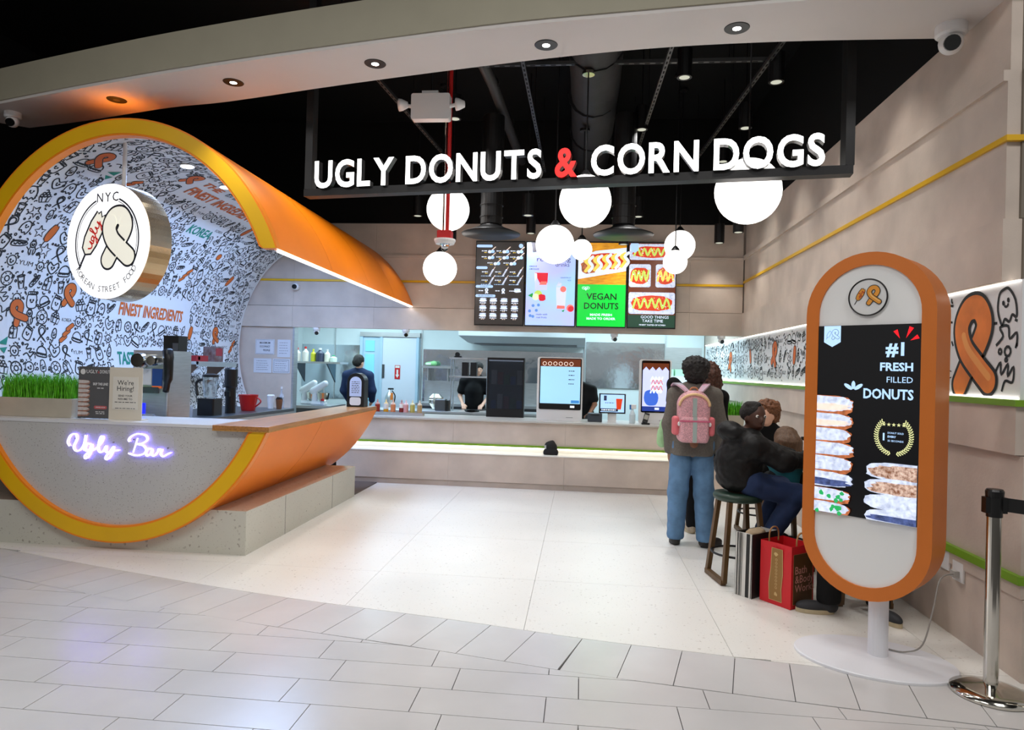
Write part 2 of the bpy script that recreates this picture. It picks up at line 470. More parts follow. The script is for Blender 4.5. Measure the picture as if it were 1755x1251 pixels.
# border course following the curve
arc = []; s_ = 0
for p, q in zip(_bs, _bs[1:]):
    L = (q-p).length; n = max(1, int(L/.01))
    for i in range(n):
        t = i/n; arc.append((s_+L*t, p+(q-p)*t, (q-p).normalized()))
    s_ += L
def at_s(s):
    for (sa, p, d), (sb, q, _) in zip(arc, arc[1:]):
        if sa <= s <= sb: return s, p+(q-p)*((s-sa)/max(1e-9, sb-sa)), d
    return arc[-1]
s0 = min(arc, key=lambda a: abs(a[1].x-.045))[0]
for k in range(-22, 14):
    a = s0+.287*k
    if a < 0 or a+.287 > s_: continue
    pts = []
    for s1 in (a+GAP, a+.287-GAP):
        _, p, d = at_s(s1); nrm = Vector((d.y, -d.x, 0))
        pts.append(((p.x+nrm.x*GAP, p.y+nrm.y*GAP), (p.x+nrm.x*(BW-GAP)-d.x*.045, p.y+nrm.y*(BW-GAP)-d.y*.045)))
    tile([pts[0][1], pts[1][1], pts[1][0], pts[0][0]], TILE, 'border_tile')
# terrazzo slabs of the shop floor, cut along the curve
def clip_above(poly, a, b):
    return clip_half(poly, b, a)
for i in range(-6, 3):
    for j in range(-1, 6):
        x0 = .89+1.2*i; x1 = min(x0+1.2, WX+.6); y0 = 3.95+1.2*j; y1 = y0+1.2
        if x1 <= x0: continue
        g = .0012
        for xs in (0, 1):                                  # cut in two along x so the curve is followed closely
            xa = x0+(x1-x0)*.5*xs; xb = xa+(x1-x0)*.5
        poly = [(x0+g, y0+g), (x1-g, y0+g), (x1-g, y1-g), (x0+g, y1-g)]
        lo = [(x0+(x1-x0)*t/6, bnd(x0+(x1-x0)*t/6)+GAP) for t in range(7)]
        if max(p[1] for p in lo) > y0:
            if min(p[1] for p in lo) > y1: continue
            # lower outline follows the curve
            base = [(max(x0+g, min(x1-g, p[0])), max(y0+g, p[1])) for p in lo]
            base = [p for p in base if p[1] < y1-g]
            if len(base) < 2: continue
            top = [(base[-1][0], y1-g), (base[0][0], y1-g)]
            poly = base+top
        tile(poly, TERR, 'terrazzo_slab')
kf = MB().box(-7, 3, BY+.1, 13.7, -.011, 0).build('kitchen_floor', M('kitchen_floor_tile', (120,116,112), .4, noise=.1), floor)

ceiling = struct(MB().box(-9, 7, -4, 15, 5.35, 5.5).build('ceiling', BLACK))
ub = struct(MB().box(-9, WX+1.5, BY, BY+.12, 3.79, 5.35).build('wall_back_upper', BLACK))
wl = struct(MB().box(-7.0, -6.85, 2.0, 14, 0, 5.35).build('wall_left', BLACK))

# right wall: core plus lapped panels, trims and mural band
wall_r = struct(MB().box(WX+.03, WX+1.6, 4.12, 13.7, 0, 3.80).build('wall_right', PANEL_S))
struct(MB().box(WX+.03, WX+1.6, 4.3, 13.7, 3.80, 5.35).build('wall_right_upper', BLACK))
def panels(parent, spans, z0, z1, proud, axis, base, mat=PANEL, name='panel', depth=.06):
    for a, b in spans:
        mb = MB()
        if axis == 'y': mb.box(base-proud, base+depth, a+.001, b-.001, z0, z1)
        else: mb.box(a+.001, b-.001, base-proud, base+depth, z0, z1)
        mb.build(name, mat, parent)
SP = [(4.06, 6.5), (6.5, 8.9), (8.9, BY-.002)]
panels(wall_r, SP, 3.33, 3.80, 0, 'y', WX)
panels(wall_r, SP, 3.268, 3.33, .035, 'y', WX, name='ledge_panel')
panels(wall_r, [(4.06, BY-.002)], 2.957, 3.268, .012, 'y', WX)
panels(wall_r, SP, 2.497, 2.925, .012, 'y', WX)
panels(wall_r, [(4.03, 6.5), (6.5, 8.9), (8.9, BY-.002)], 2.145, 2.49, .04, 'y', WX)
panels(wall_r, [(3.9, 6.5), (6.5, 9.2), (9.2, 13.5)], 1.195, 1.455, .03, 'y', WX, depth=1.0)
panels(wall_r, [(3.88, 6.5), (6.5, 9.2), (9.2, 13.5)], .56, 1.19, .0, 'y', WX, depth=1.0)
panels(wall_r, [(3.86, 6.5), (6.5, 9.3)], .44, .515, .012, 'y', WX, depth=1.0)
panels(wall_r, [(3.86, 6.5), (6.5, 9.3)], .0, .436, .0, 'y', WX, depth=1.0)
MB().box(WX-.03, WX+.06, 4.03, BY-.003, 2.925, 2.957).box(WX+.061, WX+1.5, 4.03, 4.06, 2.925, 2.957).build('yellow_strip', YEL, wall_r)
MB().box(WX-.045, WX+.9, 3.88, 13.45, 1.455, 1.49).build('green_strip', GRN, wall_r)
MB().box(WX-.03, WX+.9, 3.85, 9.0, .515, .56).build('green_strip', GRN, wall_r)
MB().box(WX+.02, WX+1.5, 3.95, 13.45, 1.49, 2.145).build('mural_board', MURAL, wall_r)
MB().box(WX+.004, WX+.018, 3.96, 13.4, 1.491, 1.501).build('led_strip', LEDS, wall_r)
MB().box(WX+.004, WX+.018, 3.96, 13.4, 2.134, 2.143).build('led_strip', LEDS, wall_r)
# return face of the right wall, towards the concourse
FACE = M('grey_stone_return', (120,112,100), .6, noise=.1, scale=3, bump=.06, bscale=60)
for z0, z1, y in ((3.33, 3.80, 4.055), (3.268, 3.33, 4.02), (2.957, 3.268, 4.045), (2.497, 2.925, 4.045), (2.145, 2.49, 4.02)):
    MB().box(WX+.061, WX+1.6, y, 4.12, z0, z1).build('return_panel', FACE, wall_r)

# back wall: header over the pass opening, left jamb
wall_b = struct(MB().box(-2.2, WX+.02, BY+.03, BY+.12, 2.17, 3.79).box(-6.85, -2.2, BY+.03, BY+.12, 2.17, 3.79).box(-6.85, -4.50, BY+.03, BY+.12, 0, 2.17).build('wall_back', PANEL_S))
SB = [(-5.6, -4.5), (-4.5, -3.2), (-3.2, -1.55), (-1.55, .3), (.3, 1.55), (1.55, WX-.03)]
panels(wall_b, SB, 3.30, 3.78, .0, 'x', BY)
panels(wall_b, [(-5.6, WX-.03)], 3.25, 3.295, .03, 'x', BY, name='ledge_panel')
panels(wall_b, SB, 2.91, 3.25, .01, 'x', BY)
panels(wall_b, SB, 2.49, 2.872, .01, 'x', BY)
panels(wall_b, SB, 2.155, 2.483, .035, 'x', BY)
MB().box(-5.6, WX-.031, BY-.025, BY+.06, 2.875, 2.907).build('yellow_strip', YEL, wall_b)
panels(wall_b, [(-5.6, -4.50)], 0, 2.15, .0, 'x', BY)
MB().box(-4.5, -4.47, BY-.003, BY+.14, 0, 2.16).build('jamb_trim', STEEL, wall_b)

# kitchen shell
KW = M('kitchen_wall_white', (214,226,228), .35, noise=.03, scale=2)
kb = struct(MB().box(-7, WX+.02, 13.6, 13.75, 0, 2.95).build('wall_kitchen_back', KW))
kl = struct(MB().box(-5.9, -5.75, BY+.13, 13.6, 0, 2.95).build('wall_kitchen_left', KW))
kc = struct(MB().box(-6.6, WX+.02, BY+.125, 13.6, 2.8, 2.9).build('ceiling_kitchen', WHITEP))
MB().box(-5.74, -4.52, 13.585, 13.599, .9, 2.0).build('steel_sheet', STEELW, kb)
MB().box(-3.2, .02, 13.585, 13.599, .9, 1.95).build('steel_sheet', STEELW, kb)
MB().box(.08, 1.6, 13.57, 13.599, 1.27, 2.17).build('steel_sheet', STEELW, kb)
MB().box(1.63, WX-.03, 13.585, 13.599, 1.2, 2.1).build('steel_sheet', STEEL, kb)
for x in (-5.05, -3.24, .05, 1.62):
    MB().box(x-.01, x+.01, 13.57, 13.6, .9, 2.6).build('seam_strip', STEEL, kb)
# kitchen door
door = struct(MB().box(-4.05, -3.33, 13.52, 13.59, .02, 2.17).build('door_1', M('white_door', (214,224,238), .35)))
MB().box(-4.47, -4.06, 13.53, 13.6, .02, 2.18).box(-3.33, -3.28, 13.5, 13.6, 0, 2.18).box(-4.5, -4.44, 13.5, 13.6, 0, 2.18).box(-4.08, -4.03, 13.5, 13.6, 0, 2.18).build('door_frame', M('pale_blue_frame', (176,206,226), .4), door)
MB().box(-4.5, -3.26, 13.49, 13.6, 2.18, 2.27).build('door_header', STEEL, door)
MB().box(-4.39, -4.2, 13.515, 13.53, .9, 1.82).box(-4.39, -4.2, 13.515, 13.53, 1.88, 2.1).build('window_pane', M('lit_blue_glass', (120,196,226), .1, emit=.5), door)
MB().box(-4.03, -3.98, 13.5, 13.52, 1.35, 1.62).build('vision_slot', STEELD, door)

# soffit along the shop front with fascia
INN = [(-5.29,5.98),(-4.6,5.82),(-3.596,5.536),(-2.99,5.42),(-1.84,5.11),(-.536,4.80),(.345,4.64),(1.09,4.58),(1.82,4.575),(2.6,4.6),(4.2,4.72)]
OUT = [(-5.75,5.64),(-5.06,5.40),(-3.69,5.0),(-2.58,4.72),(-1.37,4.46),(-.487,4.29),(.308,4.19),(.98,4.11),(1.7,4.03),(2.4,3.97),(4.2,3.9)]
_in = [(p.x, p.y) for p in catmull([(x, y, 0) for x, y in INN], 4)]
_ou = [(p.x, p.y) for p in catmull([(x, y, 0) for x, y in OUT], 4)]
soff = struct(MB().prism(_ou+_in[::-1], 3.76, 4.05).build('soffit', SOFW))
mb = MB(); n = len(_ou)
for off, z0, z1 in ((.012, 3.785, 4.06),):
    o = len(mb.v)
    for i, (x, y) in enumerate(_ou):
        d = Vector((_ou[min(i+1, n-1)][0]-_ou[max(i-1, 0)][0], _ou[min(i+1, n-1)][1]-_ou[max(i-1, 0)][1])).normalized(); q = (x+d.y*off, y-d.x*off)
        mb.v += [(*q, z0), (*q, z1), (x, y, z1), (x, y, z0)]
    for i in range(n-1):
        a = o+4*i; b = a+4
        mb.f += [(a, b, b+1, a+1), (a+1, b+1, b+2, a+2), (a+3, b+3, b, a)]
mb.build('fascia_board', FASC, soff)
# ------------------------------------------------------------ doodles and the logo
def loop_path(n=8):
    """the twisted ring: a loop whose two ends cross and splay below it"""
    pts = [(-.42,-.72),(-.15,-.33),(.20,.06),(.34,.39),(.15,.68),(-.19,.66),(-.39,.34),(-.25,-.05),(.13,-.38),(.48,-.64)]
    return [(p.x, p.y) for p in catmull([(x, y, 0) for x, y in pts], n)]
def logo_twist(pr, cx, cy, s, fill, edge, rot=0., w=.46, hi=None):
    P = loop_path(); c, sn = math.cos(rot), math.sin(rot)
    P = [(cx+s*(x*c-y*sn), cy+s*(x*sn+y*c)) for x, y in P]; N = len(P)
    pr.layer(); pr.line(edge, P, s*(w+.14), cap=16); pr.layer(); pr.line(fill, P, s*w, cap=16)
    pr.layer(); pr.line(edge, P[int(.70*N):int(.90*N)], s*(w+.14)); pr.layer(); pr.line(fill, P[int(.62*N):], s*w, cap=16)
    if hi: pr.layer(); pr.line(hi, [(x+s*.05, y+s*.05) for x, y in P[int(.72*N):-1]], s*w*.32, cap=8)
def logo_dog(pr, cx, cy, s, fill, edge, txt=None, rot=-.52):
    c, sn = math.cos(rot), math.sin(rot); T = lambda x, y: (cx+s*(x*c-y*sn), cy+s*(x*sn+y*c))
    body = [T(.0, -.62), T(.2, -.5), T(.27, -.2), T(.29, .2), T(.22, .55), T(.12, .70), T(.05, .60), T(-.06, .72), T(-.12, .62), T(-.2, .66), T(-.28, .3), T(-.28, -.2), T(-.2, -.5)]
    pr.layer(); pr.line(edge, [T(0, -.6), T(0, -1.05)], s*.07, cap=6)
    pr.layer(); pr.poly(fill, body); pr.layer(); pr.line(edge, body, s*.06, closed=True)
    if txt:
        q = [(-.40,-.02),(-.33,-.16),(-.24,-.14),(-.2,.04),(-.19,-.16),(-.08,-.12),(-.02,.0),(-.13,-.0),(-.12,-.14),(-.02,-.1),(-.02,-.3),(-.12,-.32),(.04,-.1),(.12,.2),(.06,.24),(.08,-.08),(.18,-.1),(.22,.06),(.24,-.1),(.34,-.08),(.38,.08),(.36,-.24),(.26,-.3),(.44,-.04)]
        P = [T(y*.75-.02, -(-x)*1.0-.05) if False else T(-y*.8, x*1.05) for x, y in q]
        pr.layer(); pr.line(txt, [(p.x, p.y) for p in catmull([(a, b, 0) for a, b in P], 4)], s*.045)

def J(x, a=.06): return x+rng.uniform(-a, a)
def doodle(kind):
    """strokes (closed?, points) in a unit cell; a stroke with a third value is a colour fill"""
    S = []
    C = lambda x, y, r, n=14, ry=None: S.append((True, circ(x, y, r, n, ry)))
    L = lambda *p: S.append((False, list(p)))
    def smooth(*p, closed=False): S.append((closed, [(q.x, q.y) for q in catmull([(a, b, 0) for a, b in p], 4, closed)]))
    def face(x, y, s=.1):
        S.append((True, circ(x-s, y, .025, 6, .045))); S.append((True, circ(x+s, y, .025, 6, .045)))
        S.append((False, circ(x, y-s*.7, s*.7, 6, s*.6, PI, 2*PI)))
    if kind == 0: C(0, 0, .42); C(0, 0, .16); [L((.29*math.cos(a), .29*math.sin(a)), (.33*math.cos(a+.2), .33*math.sin(a+.2))) for a in (0, .9, 1.9, 2.9, 4, 5.2)]
    elif kind == 1: smooth((-.28,-.42),(.28,-.42),(.33,.15),(.2,.3),(-.2,.3),(-.33,.15), closed=True); smooth((-.24,.3),(.24,.3),(.24,.44),(-.24,.44), closed=True); face(0, -.02); L((-.12,.32),(-.12,.42)); L((0,.32),(0,.42)); L((.12,.32),(.12,.42))
    elif kind == 2: L((-.22,.3),(-.14,-.42),(.14,-.42),(.22,.3)); smooth((-.27,.3),(0,.36),(.27,.3),(0,.25), closed=True); L((.05,.32),(.16,.56)); face(0, -.02, .08)
    elif kind == 3: L((-.3,-.42),(-.3,.18),(0,.18),(0,-.42),(-.3,-.42)); L((0,.18),(.28,.26),(.28,-.34),(0,-.42)); L((-.3,.18),(-.15,.42),(.13,.48),(.28,.26)); L((-.15,.42),(0,.18)); face(-.15, -.08, .07)
    elif kind == 4: smooth((-.45,-.12),(-.3,-.24),(.2,.02),(.46,.26),(.42,.36),(.1,.2),(-.35,.02), closed=True); smooth((-.38,-.02),(-.2,.14),(.2,.34),(.38,.4)); smooth((-.3,-.08),(-.15,-.08),(-.1,.04),(.08,.06),(.1,.16),(.26,.18),(.3,.28))
    elif kind == 5: smooth((0,-.36),(-.42,.06),(-.3,.36),(0,.18),(.3,.36),(.42,.06), closed=True); face(0, .04)
    elif kind == 6: L(*[(.42*math.cos(PI/2+i*2*PI/10)*(1 if i % 2 == 0 else .45), .42*math.sin(PI/2+i*2*PI/10)*(1 if i % 2 == 0 else .45)) for i in range(11)])
    elif kind == 7: S.append((False, [(x*.5, y*.5) for x, y in loop_path(4)])); S.append((False, [(x*.72+.01, y*.68) for x, y in loop_path(4)]))
    elif kind == 8: smooth((-.16,-.2),(-.2,.1),(-.1,.42),(.1,.42),(.2,.1),(.16,-.2), closed=True); L((0,-.2),(0,-.5)); L((-.16,.1),(.0,.2),(-.1,.0),(.14,.08)); L((-.1,-.1),(.1,-.02))
    elif kind == 9: C(0, .2, .2); face(0, .2, .07); smooth((-.14,.06),(-.24,-.2),(-.16,-.4)); smooth((.14,.06),(.24,-.2),(.16,-.4)); L((-.08,-.1),(-.08,-.42),(-.18,-.44)); L((.08,-.1),(.08,-.42),(.18,-.44)); L((-.22,-.14),(-.42,.06)); L((.22,-.14),(.42,.0)); L((-.12,.38),(-.06,.5),(0,.4),(.06,.5),(.12,.38))
    elif kind == 10: smooth((-.4,-.1),(-.3,.2),(0,.34),(.3,.2),(.4,-.1),(0,-.14), closed=True); smooth((-.42,-.16),(0,-.2),(.42,-.16),(.36,-.34),(-.36,-.34), closed=True); smooth((-.4,-.14),(-.3,-.22),(-.2,-.14),(-.1,-.22),(0,-.14),(.1,-.22),(.2,-.14),(.3,-.22),(.4,-.14))
    elif kind == 11: smooth((-.4,.3),(-.1,.44),(-.2,.1),(.2,.26),(.06,-.06),(.4,.08),(.2,-.3),(-.1,-.14),(-.36,-.36))
    elif kind == 12: S.append((True, circ(0, 0, .3, 12))); face(0, 0, .1); [L((.36*math.cos(a), .36*math.sin(a)), (.47*math.cos(a), .47*math.sin(a))) for a in [i*PI/4 for i in range(8)]]
    elif kind == 13: L((-.4,.1),(-.3,-.3),(.3,-.3),(.4,.1),(-.4,.1)); [C(x, .16, .11, 8) for x in (-.26, -.04, .18)]; C(-.15, .3, .1, 8); C(.08, .32, .1, 8); L((-.2,.1),(-.15,-.3)); L((.15,.1),(.12,-.3))
    elif kind == 14: smooth((-.3,-.4),(-.36,0),(-.2,.36),(0,.42),(.2,.36),(.36,0),(.3,-.4),(.15,-.3),(0,-.42),(-.15,-.3), closed=True); face(0, .1, .1)
    elif kind == 15: smooth((-.44,-.2),(-.2,.1),(-.4,.3),(-.05,.4),(.1,.1),(.35,.3),(.44,-.05)); C(.1, -.25, .13, 9); C(-.22, -.32, .07, 7)
    return S
DT = ['DONUT', 'UGLY', 'KOREA', 'YUM', 'NYC']
def paint_mural(parent, fn_maker, U, Vv, cell, lw, rnd, colour=.05, skip=None, aspect=1.):
    """fill a rectangle of surface coordinates with line drawings"""
    pr = Print(fn_maker, step=.0004, start=.0012)
    nu = max(1, round((U[1]-U[0])/cell)); nv = max(1, round((Vv[1]-Vv[0])/cell)); cu = (U[1]-U[0])/nu; cv = (Vv[1]-Vv[0])/nv
    ink = pr.mb(INK)
    last = -1
    for i in range(nu):
        for j in range(nv):
            cx = U[0]+(i+.5)*cu+rnd.uniform(-.05, .05)*cu; cy = Vv[0]+(j+.5)*cv+rnd.uniform(-.05, .05)*cv
            if skip and skip(cx, cy): continue
            kd = rnd.randrange(16)
            if kd == last: kd = (kd+5) % 16
            last = kd
            th = rnd.uniform(-.5, .5); c, sn = math.cos(th), math.sin(th); s = cell*rnd.uniform(.86, 1.08)
            T = lambda x, y: (cx+s*(x*c-y*sn), cy+s*(x*sn+y*c))
            if rnd.random() < .05:
                pr.text(INK, rnd.choice(DT), cx, cy-.12*s, s*.36, bold=-.0, width=s*.95); continue
            for closed, P in doodle(kd):
                pts = [T(x, y) for x, y in P]
                if rnd.random() < colour and closed and len(pts) > 12:
                    pr.mb(INKO if rnd.random() < .75 else INKG).fill(pts, pr.mk(.0007))
                ink.ribbon(pts, lw*rnd.uniform(.85, 1.15), pr.fn, closed)
            # small filler marks at the cell corner
            for _ in range(4):
                x, y = cx+cu*(.5+rnd.uniform(-.14, .14)), cy+cv*(rnd.uniform(-.5, .5))
                if rnd.random() < .5: x, y = cx+cu*rnd.uniform(-.5, .5), cy+cv*(.5+rnd.uniform(-.12, .12))
                q = rnd.random(); r = cell*rnd.uniform(.05, .10)
                if skip and skip(x, y): continue
                if x > U[1]-r or y > Vv[1]-r: continue
                if q < .4: ink.ribbon(circ(x, y, r*.8, 8), lw, pr.fn, True)
                elif q < .7:
                    a = rnd.uniform(0, PI); ink.ribbon([(x-r*math.cos(a), y-r*math.sin(a)), (x+r*math.cos(a), y+r*math.sin(a))], lw, pr.fn)
                else:
                    a = rnd.uniform(0, 2*PI); ink.ribbon(circ(x, y, r*1.3, 7, None, a, a+2.8), lw, pr.fn)
    return pr

# ------------------------------------------------------------ the round bar booth
CZ, RX, RZ, Y0, Y1, YB = 1.822, 1.473, 1.758, 5.35, BY-.037, 8.5
def ecx(y): return -3.825-.12*(y-Y0)/4.9
def EL(a, y, k=0.): return (ecx(y)+(RX-k)*math.cos(a), y, CZ+(RZ-k)*math.sin(a))
A0 = math.asin((2.51-CZ)/RZ); A1 = 2*PI-math.asin((CZ-1.022)/RZ); ALEFT = 1.5*PI-.25
def shell(mb, a0, a1, y0, y1, k0, k1, n):
    """a curved slab between two ellipses"""
    o = len(mb.v)
    for i in range(n+1):
        a = a0+(a1-a0)*i/n
        for y, k in ((y0, k0), (y0, k1), (y1, k1), (y1, k0)):
            q = EL(a, y, k)
            if a < 1.2: q = (q[0], q[1], max(q[2], 2.51))        # both cut edges are level
            elif a > 4.8: q = (q[0], q[1], min(q[2], 1.0215))
            mb.v.append(q)
    for i in range(n):
        p = o+4*i; q = p+4
        for e in range(4): mb.f.append((p+e, q+e, q+(e+1) % 4, p+(e+1) % 4))
    mb.f += [(o, o+1, o+2, o+3), (o+4*n+3, o+4*n+2, o+4*n+1, o+4*n)]
    return mb
booth = thing('bar_booth', 'round orange drum-shaped bar booth with a yellow rim and doodle-covered lining', 'booth', (0,0,0))
smooth_by_angle(shell(MB(), A0, ALEFT, Y0+.01, Y1, 0, .06, 72).build('upper_shell', ORANGE, booth), 20)
smooth_by_angle(shell(MB(), ALEFT+.0, A1, Y0+.01, YB, 0, .06, 40).build('lower_shell', ORANGE, booth), 20)
smooth_by_angle(shell(MB(), A0+.004, ALEFT, Y0+.02, Y1-.002, .062, .07, 72).build('mural_lining', MURAL, booth), 20)
smooth_by_angle(shell(MB(), A0, A1, Y0-.07, Y0+.008, 0, .142, 110).build('rim', ORANGE_E, booth), 20)
smooth_by_angle(shell(MB(), A0+.004, A1-.004, Y0-.073, Y0-.0705, .013, .126, 110).build('rim_face', GOLD, booth), 20)
# vertical seams on the outer shell
for ysm in (6.6, 7.9, 9.1):
    shell(MB(), A0+.002, 2.2, ysm-.002, ysm+.002, -.0012, .002, 30).build('seam', M('shell_seam', (206,108,10), .5), booth)
for ysm in (6.55,):
    shell(MB(), 5.2, A1-.005, ysm-.002, ysm+.002, -.0012, .002, 16).build('seam', MATS['shell_seam'], booth)
# light channel along the lower edge of the upper shell
mb = MB(); o = 0
for y in (Y0+.02, Y1-.01):
    for k, dz in ((.006, -.002), (.05, -.002), (.05, -.016), (.006, -.016)):
        x, yy, z = EL(A0, y, k); mb.v.append((x, yy, 2.51+dz))
mb.f = [(0,1,2,3),(7,6,5,4),(0,4,5,1),(1,5,6,2),(2,6,7,3),(3,7,4,0)]
mb.build('led_channel', LED, booth)
# counter front, top, wooden bar top, plinth
seg = [(ecx(Y0)+(RX-.13)*math.cos(a), CZ+(RZ-.13)*math.sin(a)) for a in [PI+math.asin((CZ-1.035)/(RZ-.13))+i*(PI-2*math.asin((CZ-1.035)/(RZ-.13)))/48 for i in range(49)]]
MB().prism(seg, Y0-.03, Y0+.05, lambda x, y, h: (x, h, y)).build('counter_front', SKIRT, booth)
MB().box(-5.2, -2.86, Y0-.035, Y0+.62, 1.036, 1.06).build('counter_top', M('white_counter_top', (222,222,224), .25), booth)
MB().prism([(-2.965, Y0-.09), (-2.485, Y0-.09), (-2.60, YB+.03), (-2.99, YB+.03)], 1.022, 1.032).build('bar_underside', WOODE, booth)
MB().prism([(-2.965, Y0-.09), (-2.485, Y0-.09), (-2.60, YB+.03), (-2.99, YB+.03)], 1.032, 1.068).build('bar_top', WOOD, booth, bevel=.004)
MB().box(-5.7, -2.70, Y0, 8.05, 0, .36).build('plinth', PLINTH, booth)
MB().box(-5.69, -2.702, Y0+.002, 8.048, .3601, .3625).build('plinth_top', speckle('polished_plinth_top', (196,184,168), (150,140,126), .12, 26, .26), booth)
for y in (6.1, 7.3): MB().box(-2.7005, -2.6985, y-.0015, y+.0015, 0, .36).build('plinth_joint', GROUT, booth)
# doodles on the lining, in arc length u and depth v
_tab = [0.]; _N = 600
for i in range(_N):
    a = A0+(ALEFT-A0)*i/_N; b = A0+(ALEFT-A0)*(i+1)/_N
    _tab.append(_tab[-1]+math.dist(EL(a, Y0, .07), EL(b, Y0, .07)))
def u2a(u):
    u = min(max(u, 0), _tab[-1]); return A0+(ALEFT-A0)*float(np.interp(u, _tab, np.arange(_N+1)))/_N
def lining_fn(off):                                       # p: depth, q: up the wall
    return lambda p, q: EL(u2a(-q), p, .071+off)
UT = _tab[-1]
TXT = [(-2.17, 7.77, 1.6, .2, 'FINEST INGREDIENTS', INKO), (-1.97, 7.12, .36, .13, 'THE', INKO), (-2.68, 7.98, .5, .17, 'KOREA', INKG), (-3.85, 7.9, 1.28, .19, 'FINEST INGREDIENTS', INKO), (-4.42, 7.80, 1.05, .19, 'TASTE OF KOREA', INKG)]
SNK = [('t',-2.31,5.75),('t',-2.0,6.75),('t',-4.02,5.85),('t',-3.79,6.46),('d',-3.23,5.95),('d',-2.42,8.75),('d',-3.23,9.38),('d',-4.06,8.78),('t',-4.05,9.45),('b',-2.45,6.32),('b',-4.18,6.48),('b',-4.2,9.95),('o',-2.93,8.76),('g',-2.4,6.03),('g',-3.5,7.2),('g',-3.05,6.6),('t',-1.2,7.4),('d',-.6,6.6),('b',-3.3,8.3),('g',-4.3,5.7)]
def skip(p, q):
    for tq, tp, wd, h, _, _ in TXT:
        if abs(q-tq) < h*.7 and abs(p-tp) < wd*.56: return True
    for k_, tq, tp in SNK:
        if math.hypot(q-tq, p-tp) < .11: return True
    return False
prm = paint_mural(booth, lining_fn, (Y0+.06, Y1-.05), (-(UT-.35), -.06), .162, .0125, random.Random(5), colour=.0, skip=skip)
for tq, tp, wd, h, s, mt in TXT:
    prm.off = .002; prm.layer(); prm.text(mt, s, tp, tq-h*.36, h*1.05, bold=.03, width=wd)
for k, (kd, q, p) in enumerate(SNK):
    prm.off = .002
    if kd == 't': logo_twist(prm, p, q, .13, INKO, INK, rot=rng.uniform(-.5, .5))
    elif kd == 'd': logo_dog(prm, p, q, .15, INKO, INK, rot=rng.uniform(-.8, .2))
    elif kd == 'b':
        for i in (-1, 0, 1): prm.layer(); prm.line(INK, [(p+.045*i-.03, q+.06*i-.02), (p+.045*i+.035, q+.06*i+.025)], .052, cap=8); prm.layer(); prm.line(INKO, [(p+.045*i-.03, q+.06*i-.02), (p+.045*i+.035, q+.06*i+.025)], .038, cap=8)
    elif kd == 'o': prm.layer(); prm.poly(INK, circ(p, q, .055, 16)); prm.layer(); prm.poly(INKO, circ(p, q, .045, 16))
    else: prm.layer(); prm.poly(INKG, [(p-.07, q-.02), (p+.05, q+.05), (p+.03, q-.03)]); prm.poly(INKG, [(p-.05, q-.06), (p+.04, q-.05), (p+.0, q-.11)])
prm.build('mural_print', booth)

# recessed lamps in the drum ceiling
for k, (a, y) in enumerate(((1.62, 6.35), (1.62, 7.12), (1.55, 8.3), (1.344, 5.78))):
    x, yy, z = EL(a, y, .075); nrm = Vector((-math.cos(a), 0, -math.sin(a)))
    t = thing('recessed_lamp', ['lit cool-white recessed lamp of the drum lining nearest the sign rod', 'lit cool-white recessed lamp above the orange lettering of the drum lining', 'lit cool-white recessed lamp deepest inside the drum lining', 'lit cool-white recessed lamp just behind the yellow rim'][k], 'lamp', (x, yy, z), group='recessed lamps of the bar booth')
    p0 = nrm*.001; mb = MB().cyl(p0, nrm*.008, .075, .07, 20); mb.build('trim_ring', WHITE, t)
    MB().cyl(nrm*.0085, nrm*.011, .06, .06, 20).build('lens', LENSC, t)
# ------------------------------------------------------------ order counter with bench
cnt = thing('order_counter', 'long stone-panelled order counter with a lit white ledge and green line', 'counter', (0,0,0))
for a, b in ((-3.3, -1.75), (-1.75, -.2), (-.2, 1.2), (1.2, WX-.05)):
    MB().box(a+.001, b-.001, 9.04, 9.5, .075, .44).build('bench_panel', PANEL, cnt)
    MB().box(a+.001, b-.001, 9.05, 9.5, .0, .072).build('base_panel', PANEL_S, cnt)
    MB().box(a+.001, b-.001, 9.35, 9.6, .545, .86).build('upper_panel', PANEL, cnt)
MB().box(-3.3, WX-.05, 9.03, 9.5, .441, .452).build('ledge', M('white_ledge', (238,236,230), .35), cnt)
MB().box(-3.3, WX-.05, 9.33, 9.5, .519, .549).build('green_strip', GRN, cnt)
MB().box(-3.3, WX-.05, 9.36, 9.5, .452, .522).build('lit_back', M('ledge_back', (240,238,232), .4), cnt)
MB().box(-3.3, WX-.05, 9.342, 9.355, .506, .518).build('led_strip', M('bench_led', (255,244,226), .4, emit=4.5), cnt)
MB().box(-3.35, WX-.05, 9.31, 10.12, .86, .882).build('worktop', M('pale_worktop', (196,194,188), .25), cnt)
MB().box(-3.35, WX-.05, 9.7, 10.1, .1, .86).build('body', PANEL_S, cnt)
tag(MB().box(-3.05, -2.72, 8.12, 9.03, 0, .012).build('floor_mat', M('brown_mat', (96,84,78), .8)), 'small dark brown mat between the plinth and the counter', 'mat')

